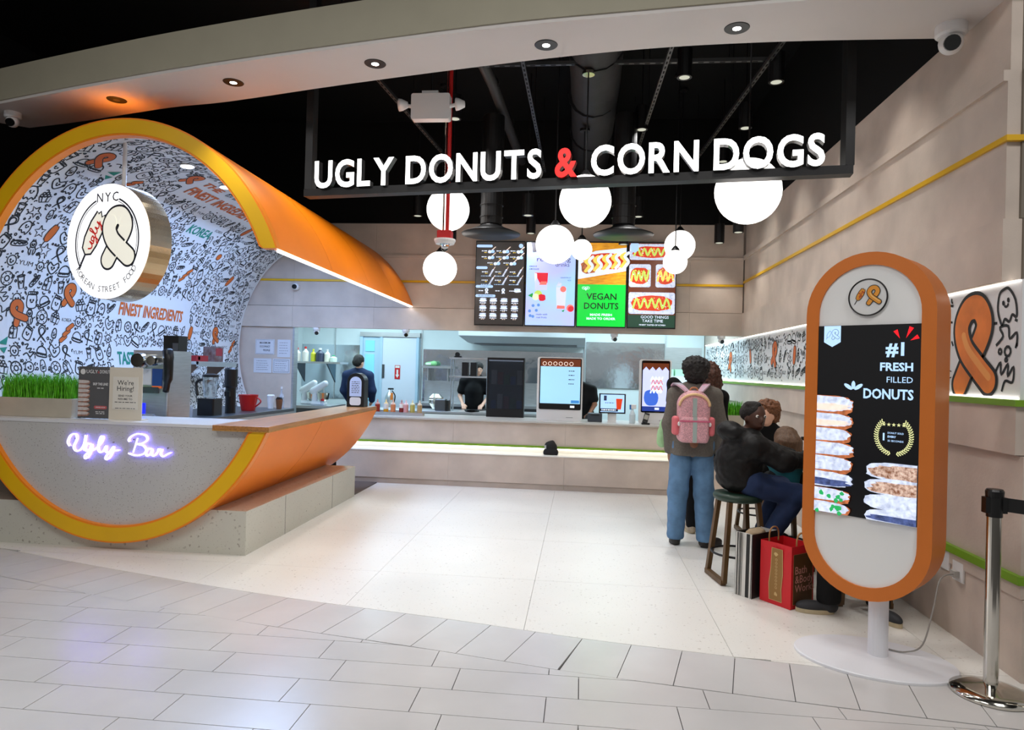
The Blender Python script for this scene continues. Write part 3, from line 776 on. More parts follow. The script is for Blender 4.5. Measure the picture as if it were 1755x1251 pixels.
# ------------------------------------------------------------ soffit downlights
for k, (x, y) in enumerate(((-3.946,5.351),(-2.756,5.048),(-1.538,4.776),(-.293,4.55),(.913,4.383))):
    lab = ['dark round downlight in the soffit above the orange drum, leftmost of five', 'round soffit downlight second from the left', 'middle round soffit downlight of five', 'round soffit downlight second from the right', 'rightmost round soffit downlight near the camera dome'][k]
    t = thing('downlight', lab, 'downlight', (x, y, 3.76), group='downlights in the curved soffit')
    MB().lathe([(.062,-.004),(.075,-.004),(.078,-.001),(.078,0)], n=24).build('trim_ring', BLACKM, t)
    MB().lathe([(.062,-.0035),(.05,.0)], n=24).build('baffle', BLACKP, t)
    MB().lathe([(.0001,-.0045),(.026,-.0045),(.026,-.002)], n=16).build('lens', LENSW if k else M('unlit_lens', (70,66,60), .4), t)
    light('SPOT', 'downlight_lamp', (x, y, 3.74), 55 if k else 40, WARM, .05, spot=110, blend=.9)
# ------------------------------------------------------------ security cameras
def dome_cam(label, loc, s=1., aim=(0,-1,-.5), wall=False, grp='security cameras'):
    t = thing('security_camera', label, 'camera', loc, group=grp)
    if wall:
        MB().lathe([(.001,0),(.05*s,0),(.05*s,-.03*s),(.045*s,-.04*s),(.001,-.04*s)], axis='y', n=20).build('mount', WHITE, t)
        c = Vector((0, -.05*s, 0))
    else:
        MB().lathe([(.001,0),(.07*s,0),(.07*s,-.045*s),(.06*s,-.055*s),(.001,-.055*s)], n=24).build('mount', WHITE, t)
        c = Vector((0, 0, -.085*s))
    MB().sph(c, .055*s, 18, 12).build('body', WHITE, t, smooth=True)
    d = Vector(aim).normalized()
    MB().cyl(c+d*.035*s, c+d*.057*s, .038*s, .036*s, 18).build('lens', BLACKG, t)
    return t
dome_cam('white dome camera on the soffit beside the right wall', (2.2, 4.42, 3.76), 1.25, (-.3,-.9,-.35))
dome_cam('white dome camera at the left end of the soffit', (-5.12, 5.60, 3.76), .95, (.25,-.9,-.4))
dome_cam('white camera on the grey wall inside the drum', (-4.45, BY-.012, 2.78), 1.0, (.0,-1,-.1), True)
for k, x in enumerate((-4.12, -2.7, .47, 2.02)):
    dome_cam(['small camera under the header beside the left jamb', 'small camera under the header above the navy-shirted worker', 'small camera under the header near the right end of the hood', 'small camera under the header beside the doodle mural'][k], (x, BY+.01, 2.155), .8, (.3,-.8,-.5))

# ------------------------------------------------------------ hanging letter sign
SL, SR = Vector((-2.33, 5.44, 2.97)), Vector((1.795, 4.82, 2.97))
sd = (SR-SL).normalized(); sn_ = Vector((sd.y, -sd.x, 0))          # towards the concourse
sign = thing('letter_sign', 'hanging black frame sign with lit white capitals and a red ampersand', 'sign', (0,0,0))
SLEN = (SR-SL).length
def bar(a, b, w_, h_): return MB().obox(a, b, w_, h_)
c0 = SL+Vector((0,0,.03))-sn_*.05
bar(c0, c0+sd*SLEN, .10, .06).build('bottom_rail', BLACKM, sign)
for s in (.03, SLEN-.03):
    p = SL+sd*s-sn_*.05; bar(p+Vector((0,0,.06)), p+Vector((0,0,2.38)), .06, .10).build('post', BLACKM, sign)
p = SL-sn_*.05+Vector((0,0,1.5)); bar(p, p+sd*SLEN, .10, .06).build('top_rail', BLACKM, sign)
LFACE = M('letter_face_lit', (255,255,252), .4, emit=3.0); LRED = M('letter_face_red', (232,24,20), .4, emit=1.2)
LSIDE = M('letter_return', (70,70,72), .35, metal=.6)
CAM0 = Vector((0, 0, 1.58))
s_text = 'UGLY DONUTS & CORN DOGS'
adv = []; xcur = 0.
for ch in s_text:
    if ch == ' ': adv.append((ch, xcur, 0)); xcur += .30; continue
    vs_, fs = text2d(ch, .024, 4); x0 = min(v[0] for v in vs_); x1 = max(v[0] for v in vs_)
    adv.append((ch, xcur-x0, x1-x0)); xcur += x1-x0+.105
tot = xcur-.105; S0, S1 = .115, SLEN-.185; kx = (S1-S0)/tot; kz = .222/.73
for ch, ox, wd in adv:
    if ch == ' ': continue
    vs_, fs = text2d(ch, .024, 4); red = ch == '&'
    def PT(vx, vy, dpt): return SL+sd*(S0+(ox+vx)*kx)+Vector((0,0,.062+(vy+.0)*kz))+sn_*(dpt-.03)
    cu = bpy.data.curves.new('t', 'FONT'); cu.body = ch; cu.offset = .024; cu.resolution_u = 4; cu.extrude = .5; cu.fill_mode = 'BOTH'
    ob = bpy.data.objects.new('t', cu); me = ob.to_mesh()
    fv, ff, sf = [], [], []
    fv = [PT(v.co.x, v.co.y, .0 if v.co.z < 0 else .06) for v in me.vertices]
    for p in me.polygons:
        (ff if abs(p.normal.z) > .9 and p.center.z > 0 else sf).append(tuple(p.vertices))
    ob.to_mesh_clear(); bpy.data.objects.remove(ob); bpy.data.curves.remove(cu)
    lo = MB().add(fv, sf).build('letter', M('red_return', (150,20,16), .4) if red else LSIDE, sign)
    MB().add([v+sn_*.0006 for v in fv], ff).build('letter_face', LRED if red else LFACE, lo)

# ------------------------------------------------------------ globe pendants
OPAL = LAMPW
for k, (c, D, lab) in enumerate((
    ((-1.608,7.878,3.44), .5, 'lit globe pendant behind the letters DO, cut by the red sprinkler pipe'),
    ((-.008,6.595,3.22), .5, 'large lit globe pendant hanging just below the ampersand'),
    ((1.241,5.415,3.005), .5, 'largest-looking lit globe pendant below the word DOGS'),
    ((-.311,7.087,2.892), .4, 'lit globe pendant overlapping the drinks menu screen'),
    ((-.037,8.154,3.029), .25, 'small lit globe pendant at the corner of the green menu screen'),
    ((-1.909,8.921,2.90), .45, 'lit globe pendant under the white strobe, left of the menu screens'),
    ((1.243,9.162,3.274), .4, 'upper of the two touching lit globes right of the menus'),
    ((1.13,8.712,2.985), .3, 'lower, smaller of the two touching lit globes right of the menus'))):
    t = thing('globe_pendant', lab, 'pendant lamp', c, group='globe pendants')
    MB().sph((0,0,0), D/2, 32, 20).build('globe', OPAL, t, smooth=True)
    MB().lathe([(.001,D/2+.05),(.02,D/2+.05),(.05,D/2+.01),(D*.2,D/2-.025),(D*.19,D/2-.03)], n=20).build('cap', BLACKM, t, smooth=True)
    zt = (5.35 if k not in (1, 4) else 4.47)-c[2]
    MB().cyl((0,0,D/2+.04), (0,0,zt), .007, None, 8).build('rod', BLACKM, t)
    MB().lathe([(.001,zt-.03),(.06,zt-.03),(.06,zt),(.001,zt)], n=16).build('canopy', CHROME if k == 1 else BLACKM, t)

# ------------------------------------------------------------ ceiling services
def can(loc, zt, lab):
    t = thing('cylinder_spot', lab, 'spotlight', loc, group='black cylinder spotlights under the dark ceiling')
    MB().lathe([(.001,.004),(.055,.004),(.055,0),(.07,0),(.07,.27),(.001,.27)], n=20).build('housing', BLACKM, t)
    MB().lathe([(.001,.001),(.05,.001)], n=16).build('lens', M('dim_lens', (190,190,180), .4, emit=.6), t)
    MB().cyl((0,0,.27), (0,0,zt-loc[2]), .008, None, 6).build('stem', BLACKM, t)
    return t
for k, (x, y, z, lab) in enumerate(((-2.41,9.64,3.76,'black cylinder spot left of the globe behind the letters DO'), (-.73,8.62,3.54,'black cylinder spot left of the large middle globe'), (-.80,10.05,3.60,'short black cylinder spot directly above the drinks menu'),
        (.73,9.64,3.76,'black cylinder spot right of the large middle globe'), (1.9,9.95,3.46,'lowest black cylinder spot left of the right corner, hung on a thin stem'), (2.02,9.3,3.48,'black cylinder spot in the right corner above the yellow line'),
        (-1.9,9.6,3.42,'black cylinder spot behind the white strobe'), (.55,9.9,3.42,'black cylinder spot under the right ceiling diffuser'))):
    can((x, y, z), 5.35, lab)
    light('SPOT', 'cylinder_spot_lamp', (x, y, z-.01), 30, WARM, .05, spot=85, blend=.8)
for k, y in enumerate((5.3, 6.5, 7.7, 8.9)):
    t = can((1.72, y, 4.3), 5.35, ['black cylinder wall spot nearest the shop front', 'second black cylinder wall spot from the shop front', 'third black cylinder wall spot from the shop front', 'black cylinder wall spot nearest the back corner'][k])
    light('SPOT', 'wall_spot_lamp', (1.72, y, 4.28), 44, WARM, .05, rot=(0, math.radians(-18), 0), spot=60, blend=.9)
for k, (x, y) in enumerate(((-2.45, 6.5), (-.48, 6.0), (-1.5, 7.6), (.9, 6.6), (.62, 8.0))):
    can((x, y, 4.4), 5.35, ['black ceiling spot between the drum and the emergency light', 'black ceiling spot above the ampersand', 'black ceiling spot above the left ceiling diffuser', 'black ceiling spot above the word DOGS', 'black ceiling spot above the right ceiling diffuser'][k])
    light('SPOT', 'ceiling_spot_lamp', (x, y, 4.38), 120, NEUT, .06, spot=125, blend=.9)
for k, x in enumerate((-1.11, .44)):
    t = thing('ceiling_diffuser', ['round black ceiling diffuser over the food menu screen', 'round black ceiling diffuser over the green and photo menu screens'][k], 'diffuser', (x, 8.0, 3.17), group='round ceiling diffusers')
    MB().lathe([(.345,.0),(.35,.012),(.25,.05),(.17,.08),(.12,.11),(.12,.12)], n=32).build('cone', BLACKM, t, smooth=True)
    MB().lathe([(.25,.006),(.256,.012),(.2,.05)], n=32).build('inner_ring', STEELD, t, smooth=True)
    MB().lathe([(.001,.002),(.15,.006),(.156,.012),(.1,.05)], n=32).build('core', BLACKM, t, smooth=True)
    MB().lathe([(.12,.12),(.13,.12),(.13,.2),(.14,.2),(.14,.21),(.13,.21),(.13,.34),(.14,.34),(.14,.35),(.13,.35),(.13,1.4),(.001,1.4)], n=24).build('neck_duct', BLACKM, t)
t = thing('air_duct', 'large wrapped dark grey air duct running back under the black ceiling', 'duct', (.05, 0, 0))
MB().tube([(0,5.45,4.75),(0,6.0,4.75),(.02,7.5,4.75),(0,10.2,4.75)], .27, 16).build('wrap', DUCT, t, smooth=True)
for y in (5.6, 6.6, 7.8, 9.0): MB().tube([(0,y-.015,4.75),(0,y+.015,4.75)], .285, 16).build('band', BLACKM, t)
t = thing('drain_pipe', 'grey pipe sloping back across the black ceiling behind the emergency light', 'pipe', (0,0,0))
MB().tube([(-1.2,5.6,4.75),(-1.05,7.4,4.7),(-.95,9.9,4.62)], .06, 12).build('tube', PIPE, t, smooth=True)
for y, x in ((6.2,-1.15), (7.4,-1.05), (8.6,-1.0)): MB().tube([(x,y-.02,4.72),(x,y+.02,4.72)], .07, 12).build('clamp', BLACKM, t)
RAIL = M('galvanised_rail', (84,84,84), .4, metal=.7)
for k, (a, b, lab) in enumerate((((-2.2,5.9,4.5),(-1.9,9.8,4.5),'slotted steel rail running back at the left of the ceiling'), ((-.62,5.9,4.45),(-.6,9.8,4.45),'slotted steel rail left of the air duct'), ((.72,5.7,4.45),(.62,9.8,4.45),'slotted steel rail right of the air duct'), ((1.7,5.6,4.5),(1.45,9.8,4.5),'slotted steel rail nearest the right wall'), ((-2.2,6.6,4.56),(1.7,6.6,4.56),'slotted steel rail crossing the ceiling from side to side'))):
    t = thing('ceiling_rail', lab, 'rail', (0,0,0), group='slotted ceiling rails')
    MB().obox(a, b, .035, .035).build('channel', RAIL, t)
    mb = MB(); A_, B_ = V3(a), V3(b); n = int((B_-A_).length/.1)
    for i in range(n):
        p = A_.lerp(B_, (i+.25)/n); q = A_.lerp(B_, (i+.75)/n); mb.obox(p-Vector((0,0,.0182)), q-Vector((0,0,.0182)), .014, .002)
    mb.build('slots', BLACK, t)['kind'] = 'stuff'
    for f in (.1, .5, .9):
        p = A_.lerp(B_, f); MB().cyl(p, (p.x, p.y, 5.35), .005, None, 6).build('hanger', BLACKM, t)
# emergency light and red sprinkler drop
t = thing('emergency_light', 'white emergency light box with two lamp heads above the letter sign', 'emergency light', (-1.52, 6.5, 4.0))
MB().prism(rrect(-.19,.19,-.02,.23,.02), -.05, .05, lambda x, y, h: (x, h, y)).build('box', WHITE, t, bevel=.006)
MB().box(-.09, .07, -.03, .05, .235, .262).build('bracket', WHITE, t)
for s in (-1, 1):
    MB().cyl((s*.18,-.02,.11), (s*.25,-.03,.12), .018, None, 10).build('arm', WHITE, t)
    MB().lathe([(.001,.06),(.03,.055),(.055,.0),(.06,-.03),(.001,-.028)], (s*.28,-.04,.12), 16, axis='x').build('lamp_head', WHITE, t, smooth=True)
MB().cyl((0,0,.24), (0,0,1.34), .008, None, 6).build('hanger', BLACKM, t)
t = thing('sprinkler_drop', 'red sprinkler pipe dropping to a red box with a white strobe', 'sprinkler', (-1.375, 6.62, 2.8))
MB().cyl((.02,0,.12), (.02,0,2.5), .019, None, 10).build('pipe', RED, t)
MB().cyl((-.02,0,.12), (-.02,0,2.5), .009, None, 8).build('conduit', CHROME, t)
MB().box(-.07,.07,-.06,.06,.05,.13).build('box', RED, t, bevel=.006)
MB().lathe([(.001,0),(.09,0),(.105,.03),(.105,.048),(.001,.048)], n=24).build('strobe_plate', WHITE, t)
MB().lathe([(.001,-.07),(.03,-.06),(.035,-.03),(.05,0)], n=16).build('strobe_lens', GLASS, t, smooth=True)

# ------------------------------------------------------------ round lightbox sign in the drum
DISC = Vector((-4.10, 5.62, 2.60)); dR = .5
t = thing('round_sign', 'round white lightbox sign with a snack logo hung inside the yellow rim', 'sign', DISC, math.radians(-16))
MB().lathe([(.001,-.10),(dR,-.10),(dR,-.085)], axis='y', n=64).build('face', M('sign_face_lit', (250,252,255), .35, emit=1.0), t)
MB().lathe([(dR,-.085),(dR+.004,-.084),(dR+.004,.13),(.001,.13)], axis='y', n=64).build('drum_side', M('champagne_metal', (196,170,132), .22, metal=.9, noise=.1, scale=3), t)
MB().cyl((.04,.02,dR+.002), (.04,.02,.955), .018, None, 12).build('rod', WHITE, t)
pr = Print(lambda off: plane_fn((0,-.10-off,0), (1,0,0), (0,0,1), 0), start=.002)
DK = M('sign_ink', (40,46,60), .5); RDP = M('sign_red', (200,40,36), .5, emit=.4); CRM = M('sign_cream', (232,230,216), .5, emit=.75); GRYT = M('sign_grey_type', (120,122,126), .5)
for a0, a1 in ((-.62, 1.2), (1.94, 3.76)): pr.line(DK, circ(0, 0, .385, 40, None, a0, a1), .015); pr.line(DK, circ(0, 0, .364, 40, None, a0, a1), .006)
pr.text(DK, 'NYC', 0, .345, .115, spacing=1.3, bold=.006)
for i, ch in enumerate('KOREAN STREET FOOD'):
    if ch == ' ': continue
    a = -PI/2+(i-8.5)*.112; f0 = pr.fn
    vs_, fs = text2d(ch); cxh = (min(v[0] for v in vs_)+max(v[0] for v in vs_))/2; R_ = .415; c, sn = math.cos(a+PI/2), math.sin(a+PI/2)
    pr.mb(GRYT).add([f0(R_*math.cos(a)+((vx-cxh)*c-(vy-.36)*sn)*.075, R_*math.sin(a)+((vx-cxh)*sn+(vy-.36)*c)*.075) for vx, vy in vs_], fs)
logo_dog(pr, -.165, .06, .31, CRM, DK, RDP); logo_twist(pr, .14, .03, .265, CRM, DK, 0., .56)
pr.build('sign_print', t)
# ------------------------------------------------------------ neon lettering on the counter front
U_ = [(362,672),(351,652),(364,622),(388,614),(397,636),(382,672),(392,692),(412,690),(432,664),(441,618),(437,655),(436,690)]
G_ = [(470,662),(452,656),(439,676),(446,691),(462,684),(473,660),(470,690),(456,720),(442,727),(440,713),(462,695),(492,680),(520,650),(529,625),(518,621),(508,648),(505,680),(515,695),(531,689),(545,664),(544,689),(560,695),(582,666),(574,700),(556,726),(543,723),(551,705),(580,688),(610,682)]
B1 = [(702,622),(691,660),(682,690)]
B2 = [(662,640),(656,632),(668,616),(702,602),(740,609),(747,630),(722,647),(695,650),(728,655),(744,675),(731,695),(695,703),(658,694)]
A_R = [(773,673),(757,668),(742,688),(750,703),(765,694),(774,673),(772,696),(786,701),(802,680),(806,667),(804,676),(822,671),(816,692),(830,703),(850,691),(866,684)]
neon = thing('neon_sign', 'white neon script reading Ugly Bar on the speckled counter front', 'neon sign', (-3.79, Y0-.032, .86))
kk = .9/508.0
for name, P in (('neon_letter', U_), ('neon_word_end', G_), ('neon_stem', B1), ('neon_letter', B2), ('neon_word_end', A_R)):
    Q = [((x-609)*kk, -.028, -(y-664)*kk) for x, y in P]
    MB().tube(catmull(Q, 5), .0068, 8).build(name, STROKE_GLOW, neon, smooth=True)
for P in (U_, G_, B2, A_R): MB().tube(catmull([((x-609)*kk, -.006, -(y-664)*kk) for x, y in P], 3), .004, 6).build('backlight', BACKGLOW, neon)
for (x0, x1, y0, y1) in ((344,618,612,730), (650,874,600,712)):
    MB().prism(rrect((x0-609)*kk, (x1-609)*kk, -(y1-664)*kk, -(y0-664)*kk, .05), -.012, -.008, lambda x, y, h: (x, h, y)).build('acrylic_backing', M('clear_acrylic', (236,236,240), .08, alpha=.12), neon)
for x, z in ((-.40,.05), (-.06,.03), (.12,.06), (.42,.0)): MB().cyl((x,-.012,z), (x,.0,z), .006, None, 8).build('standoff', CHROME, neon)

# ------------------------------------------------------------ digital colours
def E(name, col, k=.95): return M('screen_'+name, col, .25, emit=k)
SBLK = E('black', (6,6,9), .6); SWHT = E('white', (214,226,246), 1.0); SBLU = E('pale_blue', (168,202,240), 1.0); SRED = E('red', (228,22,34), 1.0)
SGRN = E('green', (6,196,58), 1.0); SDGR = E('dark_green', (34,64,50), .9); SYEL = E('mustard', (236,204,90), 1.0); SKET = E('ketchup', (196,58,24), .9); SBRN = E('brown', (96,44,20), .8)
SGLD = M('screen_gold_table', (206,140,32), .25, emit=.9, noise=.3, scale=9, stretch=(1,1,4)); SCHA = E('charcoal', (54,50,48), .8); SLAV = E('lavender', (186,194,240), 1.0); SSKY = E('sky', (160,198,244), 1.0); SLIM = E('lime', (176,206,90), 1.0); SPNK = E('pink', (232,110,100), 1.0); SLEAF = E('leaf', (40,150,60), .9)
SSUG = M('screen_sugar', (196,206,232), .25, emit=.85, noise=.30, scale=38); SCRUM = M('screen_crumb', (176,112,78), .25, emit=.8, noise=.55, scale=60, col2=(224,196,180)); SBUN = M('screen_bun', (168,96,58), .25, emit=.8, noise=.4, scale=30); SBERRY = M('screen_berry', (70,84,132), .25, emit=.7, noise=.5, scale=40); SPIST = E('pistachio', (40,160,90), .9); SGOLDL = E('laurel', (206,208,150), .9)
SCREAM = M('screen_cream', (232,210,196), .25, emit=.9, noise=.12, scale=30)
def blob(cx, cy, rx, ry, rnd, n=22, w=.06, sq=2.6):
    out = []
    for i in range(n):
        a = 2*PI*i/n; c, s = math.cos(a), math.sin(a)
        k = 1+rnd.uniform(-w, w); out.append((cx+rx*k*math.copysign(abs(c)**(2/sq), c), cy+ry*k*math.copysign(abs(s)**(2/sq), s)))
    return out
def greek(pr, mat, x0, x1, y, h, rnd):
    """type too small to read: a row of word-length dashes"""
    x = x0
    while x < x1-.004:
        wd = min(rnd.uniform(.012, .035), x1-x); pr.line(mat, [(x, y), (x+wd, y)], h); x += wd+.008

# ------------------------------------------------------------ the freestanding kiosk
KA = math.radians(42); kt = Vector((math.cos(KA), -math.sin(KA), 0)); kn = Vector((-math.sin(KA), -math.cos(KA), 0))
KC = Vector((1.588, 4.012, 0))
kio = thing('display_kiosk', 'tall rounded orange advertising kiosk with a lit donut screen on a white oval foot', 'kiosk', KC, -KA)
KW_, Z0, Z1 = .345, .345, 2.295
def stad(hw, z0, z1, n=24):
    return [(hw*math.cos(a), z1-hw+hw*math.sin(a)) for a in [PI*i/n for i in range(n+1)]]+[(hw*math.cos(a), z0+hw+hw*math.sin(a)) for a in [PI+PI*i/n for i in range(n+1)]]
outer = stad(KW_, Z0, Z1); inner = stad(KW_-.072, Z0+.072, Z1-.072)
KOR = M('kiosk_orange_paint', (206,112,34), .45, noise=.02)
mb = MB(); n = len(outer); D_ = .235
for loop, y in ((outer, 0), (inner, 0), (outer, D_), (inner, .02)): mb.v += [(x, y, z) for x, z in loop]
for i in range(n):
    j = (i+1) % n
    mb.f += [(i, j, n+j, n+i), (i, 2*n+i, 2*n+j, j), (n+i, n+j, 3*n+j, 3*n+i)]
mb.f.append(tuple(range(2*n, 3*n)))
smooth_by_angle(mb.build('frame', KOR, kio), 30)
MB().prism(inner, .012, .02, lambda x, y, h: (x, h, y)).build('front_panel', M('kiosk_white_panel', (236,236,234), .35), kio)
SW = KW_-.072; SB0, SB1 = .80, 1.885
MB().box(-SW+.001, SW-.001, .004, .0115, SB0, SB1).build('screen', SBLK, kio)
pk = Print(lambda off: plane_fn((0,.004-off,0), (1,0,0), (0,0,1)), step=.0004, start=.0006)
R9 = random.Random(9)
# ribbon badge
pk.poly(SBLU, [(-.24,1.884),(-.145,1.884),(-.145,1.79),(-.1925,1.762),(-.24,1.79)]); BADGE = E('badge_ink', (70,76,92), .5)
logo_dog(pk, -.212, 1.835, .03, SBLU, BADGE); logo_twist(pk, -.175, 1.835, .03, SBLU, BADGE)
pk.layer()
for a, r0, r1 in ((2.05, .035, .085), (1.15, .035, .1), (.5, .04, .085)):
    c, s = math.cos(a), math.sin(a); x, y = .185, 1.775; pk.poly(SRED, [(x+r0*c, y+r0*s), (x+r1*c-.012*s, y+r1*s+.012*c), (x+r1*c+.012*s, y+r1*s-.012*c)])
pk.text(SBLU, '#1', .145, 1.715, .098, bold=.035)
pk.text(SBLU, 'FRESH', .237, 1.63, .062, bold=.03, align='r'); pk.text(SBLU, 'FILLED', .237, 1.565, .046, align='r'); pk.text(SBLU, 'DONUTS', .242, 1.475, .076, bold=.028, align='r', width=.255)
for a in (2.4, 1.57, .75): pk.poly(SBLU, [(-.068+.018*math.cos(a)+.03*math.cos(a)*math.cos(t)-.011*math.sin(a)*math.sin(t)+.02*math.cos(a), 1.515+.018*math.sin(a)+.03*math.sin(a)*math.cos(t)*.8+.011*math.cos(a)*math.sin(t)+.012*math.sin(a)) for t in [2*PI*i/10 for i in range(10)]])
for s in (-1, 1):                                           # laurel
    P = circ(.148, 1.275, .088, 18, .10, PI/2+s*.75, PI/2+s*2.95)
    if s < 0: P = circ(.148, 1.275, .088, 18, .10, PI/2-2.95, PI/2-.75)
    for i, (x, y) in enumerate(P):
        a = math.atan2(y-1.275, x-.148)
        for da in (-.9, .9): pk.line(SGOLDL, [(x, y), (x+.015*math.cos(a-s*0+PI/2*s*-1+da), y+.015*math.sin(a+PI/2*s*-1+da))], .0055)
for i in range(5):
    cx_, cy_ = .148+(i-2)*.025, 1.335; pk.poly(SGOLDL, [(cx_+.011*math.cos(PI/2+k*PI/5)*(1 if k % 2 == 0 else .42), cy_+.011*math.sin(PI/2+k*PI/5)*(1 if k % 2 == 0 else .42)) for k in range(10)])
pk.text(SBLU, '1', .098, 1.248, .055, bold=.03); pk.text(SBLU, 'DONUT SOLD', .118, 1.285, .014, align='l', bold=.01, width=.08); pk.text(SBLU, 'EVERY', .118, 1.264, .015, align='l', bold=.03); pk.text(SBLU, '35 SECONDS', .118, 1.242, .014, align='l', bold=.01, width=.08)
# donut stacks
y = 1.475; hs = [.105, .09, .085, .085, .095, .1, .082, .075]; fil = [SCREAM, SCREAM, SSUG, SSUG, SBERRY, SBERRY, SPIST, SPIST]
for i, (h_, f_) in enumerate(zip(hs, fil)):
    rx = .208+R9.uniform(-.01, .015); cx_ = -SW; cy_ = y-h_/2
    half = [(max(x, -SW+.002), yy) for x, yy in blob(cx_, cy_, rx, h_*.56, R9, 40, .03, 3.4)]
    half = [(x, max(yy, SB0+.002)) for x, yy in half]
    pk.layer(); pk.poly(SBUN, half)
    pk.layer(); pk.poly(SSUG, [(max(x, -SW+.002), max(SB0+.003, yy)) for x, yy in blob(cx_, cy_+h_*.10, rx*.96, h_*.43, R9, 40, .05, 3.2)])
    pk.layer()
    if f_ in (SCREAM, SBERRY): pk.poly(f_, [(max(x, -SW+.002), yy) for x, yy in blob(cx_+.03, cy_-h_*.08, rx*.78, h_*.19, R9, 30, .16, 2.6)])
    elif f_ is SPIST:
        for _ in range(7): pk.poly(f_, blob(-SW+R9.uniform(.02, .17), cy_+R9.uniform(-.3, .3)*h_, .013, .013, R9, 8, .3, 2))
    y -= h_*.955
y = 1.128
for i, (h_, f_) in enumerate(zip((.098, .09, .09, .088), (SCRUM, SCRUM, SSUG, SBERRY))):
    rx = .272; cx_ = SW+.01; cy_ = y-h_/2; cl = lambda P: [(min(x, SW-.002), max(SB0+.002, yy)) for x, yy in P]
    pk.layer(); pk.poly(SSUG, cl(blob(cx_, cy_, rx, h_*.5, R9, 40, .025, 3.4)))
    pk.layer(); pk.poly(f_, cl(blob(cx_, cy_-h_*.05, rx*.92, h_*(.38 if f_ is SCRUM else .2), R9, 36, .09, 3)))
    y -= h_*.93
pk.build('screen_print', kio)
# round badge on the white panel
MB().lathe([(.001,0),(.098,0),(.102,.004),(.102,.014)], (0, -.002, 2.04), 48, axis='y').build('badge', M('badge_white', (222,222,220), .35), kio)
MB().tube([(.102*math.cos(2*PI*i/48), -.002, 2.04+.102*math.sin(2*PI*i/48)) for i in range(48)], .0045, 6, closed=True).build('badge_ring', BLACKP, kio)
pb = Print(lambda off: plane_fn((0,-.003-off,0), (1,0,0), (0,0,1)), step=.0004); BINK = M('badge_ink_black', (28,24,20), .5); BOR = M('badge_orange', (226,150,50), .5); BHI = M('badge_highlight', (240,190,110), .5); BRD = M('badge_red', (180,52,24), .5)
logo_dog(pb, -.04, 2.055, .056, BOR, BINK, BRD); logo_twist(pb, .032, 2.05, .06, BOR, BINK, 0., .36, BHI); pb.build('badge_print', kio)
pc = kt*.0; MB().cyl((.045,.135,.022), (.045,.135,Z0+.03), .052, None, 28).build('post', M('kiosk_post_paint', (222,222,226), .4), kio)
ft = MB().lathe([(1.0,0),(1.0,.012),(.985,.018),(.001,.022)], (0,0,.0005), 56, sx=.415, sy=.30); ca, sa = math.cos(math.radians(25)), math.sin(math.radians(25)); ft.v = [(.04+x*ca-y*sa, .09+x*sa+y*ca, z) for x, y, z in ft.v]
ft.build('foot', M('kiosk_foot_paint', (226,226,230), .35), kio)
# cable from the kiosk to the wall socket
tag(MB().tube(catmull([(1.80,4.15,.028),(1.88,4.12,.03),(1.98,4.14,.07),(2.10,4.28,.22),(2.2,4.40,.38),(2.325,4.46,.40)], 6), .0045, 6).build('power_cable', M('cable_grey', (150,146,140), .5), None, True), 'thin pale cable rising from the kiosk foot to the wall socket', 'cable')
t = thing('wall_socket', 'white double socket plate low on the right wall behind the kiosk', 'socket', (WX-.014, 4.46, .40))
for dy in (0, .16): MB().box(.0, .014, dy-.06, dy+.06, -.045+dy*.2, .075+dy*.2).build('plate', WHITE, t, bevel=.004)
MB().box(-.03, .0, -.025, .025, -.02, .02).build('plug', M('plug_clear', (180,180,176), .3), t)

# ------------------------------------------------------------ menu screens on the header
MX = [-1.63, -.875, -.11, .63, 1.345]; MZ0, MZ1, MY = 2.235, 3.50, BY-.142
def menu(i, label):
    x0, x1 = MX[i]+.008, MX[i+1]-.008
    t = thing('menu_screen', label, 'screen', ((x0+x1)/2, MY, MZ0), group='menu screens on the header')
    hw = (x1-x0)/2; H = MZ1-MZ0
    MB().box(-hw, hw, 0, .05, 0, H).build('bezel', BLACKP, t); MB().box(-.12, .12, .05, .106, H*.3, H*.7).build('wall_bracket', BLACKM, t)
    return t, hw-.012, H, Print(lambda off: plane_fn((0,-off,0), (1,0,0), (0,0,1)), step=.0006, start=.002)
def bgp(pr, mat, hw, y0, y1, x0=None, x1=None): pr.poly(mat, [(-hw if x0 is None else x0, y0), (hw if x1 is None else x1, y0), (hw if x1 is None else x1, y1), (-hw if x0 is None else x0, y1)])
t, hw, H, pr = menu(0, 'dark menu screen of small dishes with pale blue headings, leftmost of four'); RM = random.Random(3)
bgp(pr, SCHA, hw, .015, H-.02); pr.layer()
for y, wd, tx in ((H-.08, .24, ''), (H-.405, .17, ''), (H-.685, .26, 'DONUTS'), (H-.825, .30, 'FILLED DONUTS')):
    pr.poly(SBLU, rrect(-hw, -hw+wd, y-.02, y+.02, .019, 4))
    if tx: pr.layer(); pr.text(SCHA, tx, -hw+wd*.5, y-.011, .03, bold=.01); pr.layer()
pr.poly(SBLU, circ(hw-.05, H-.075, .032, 16))
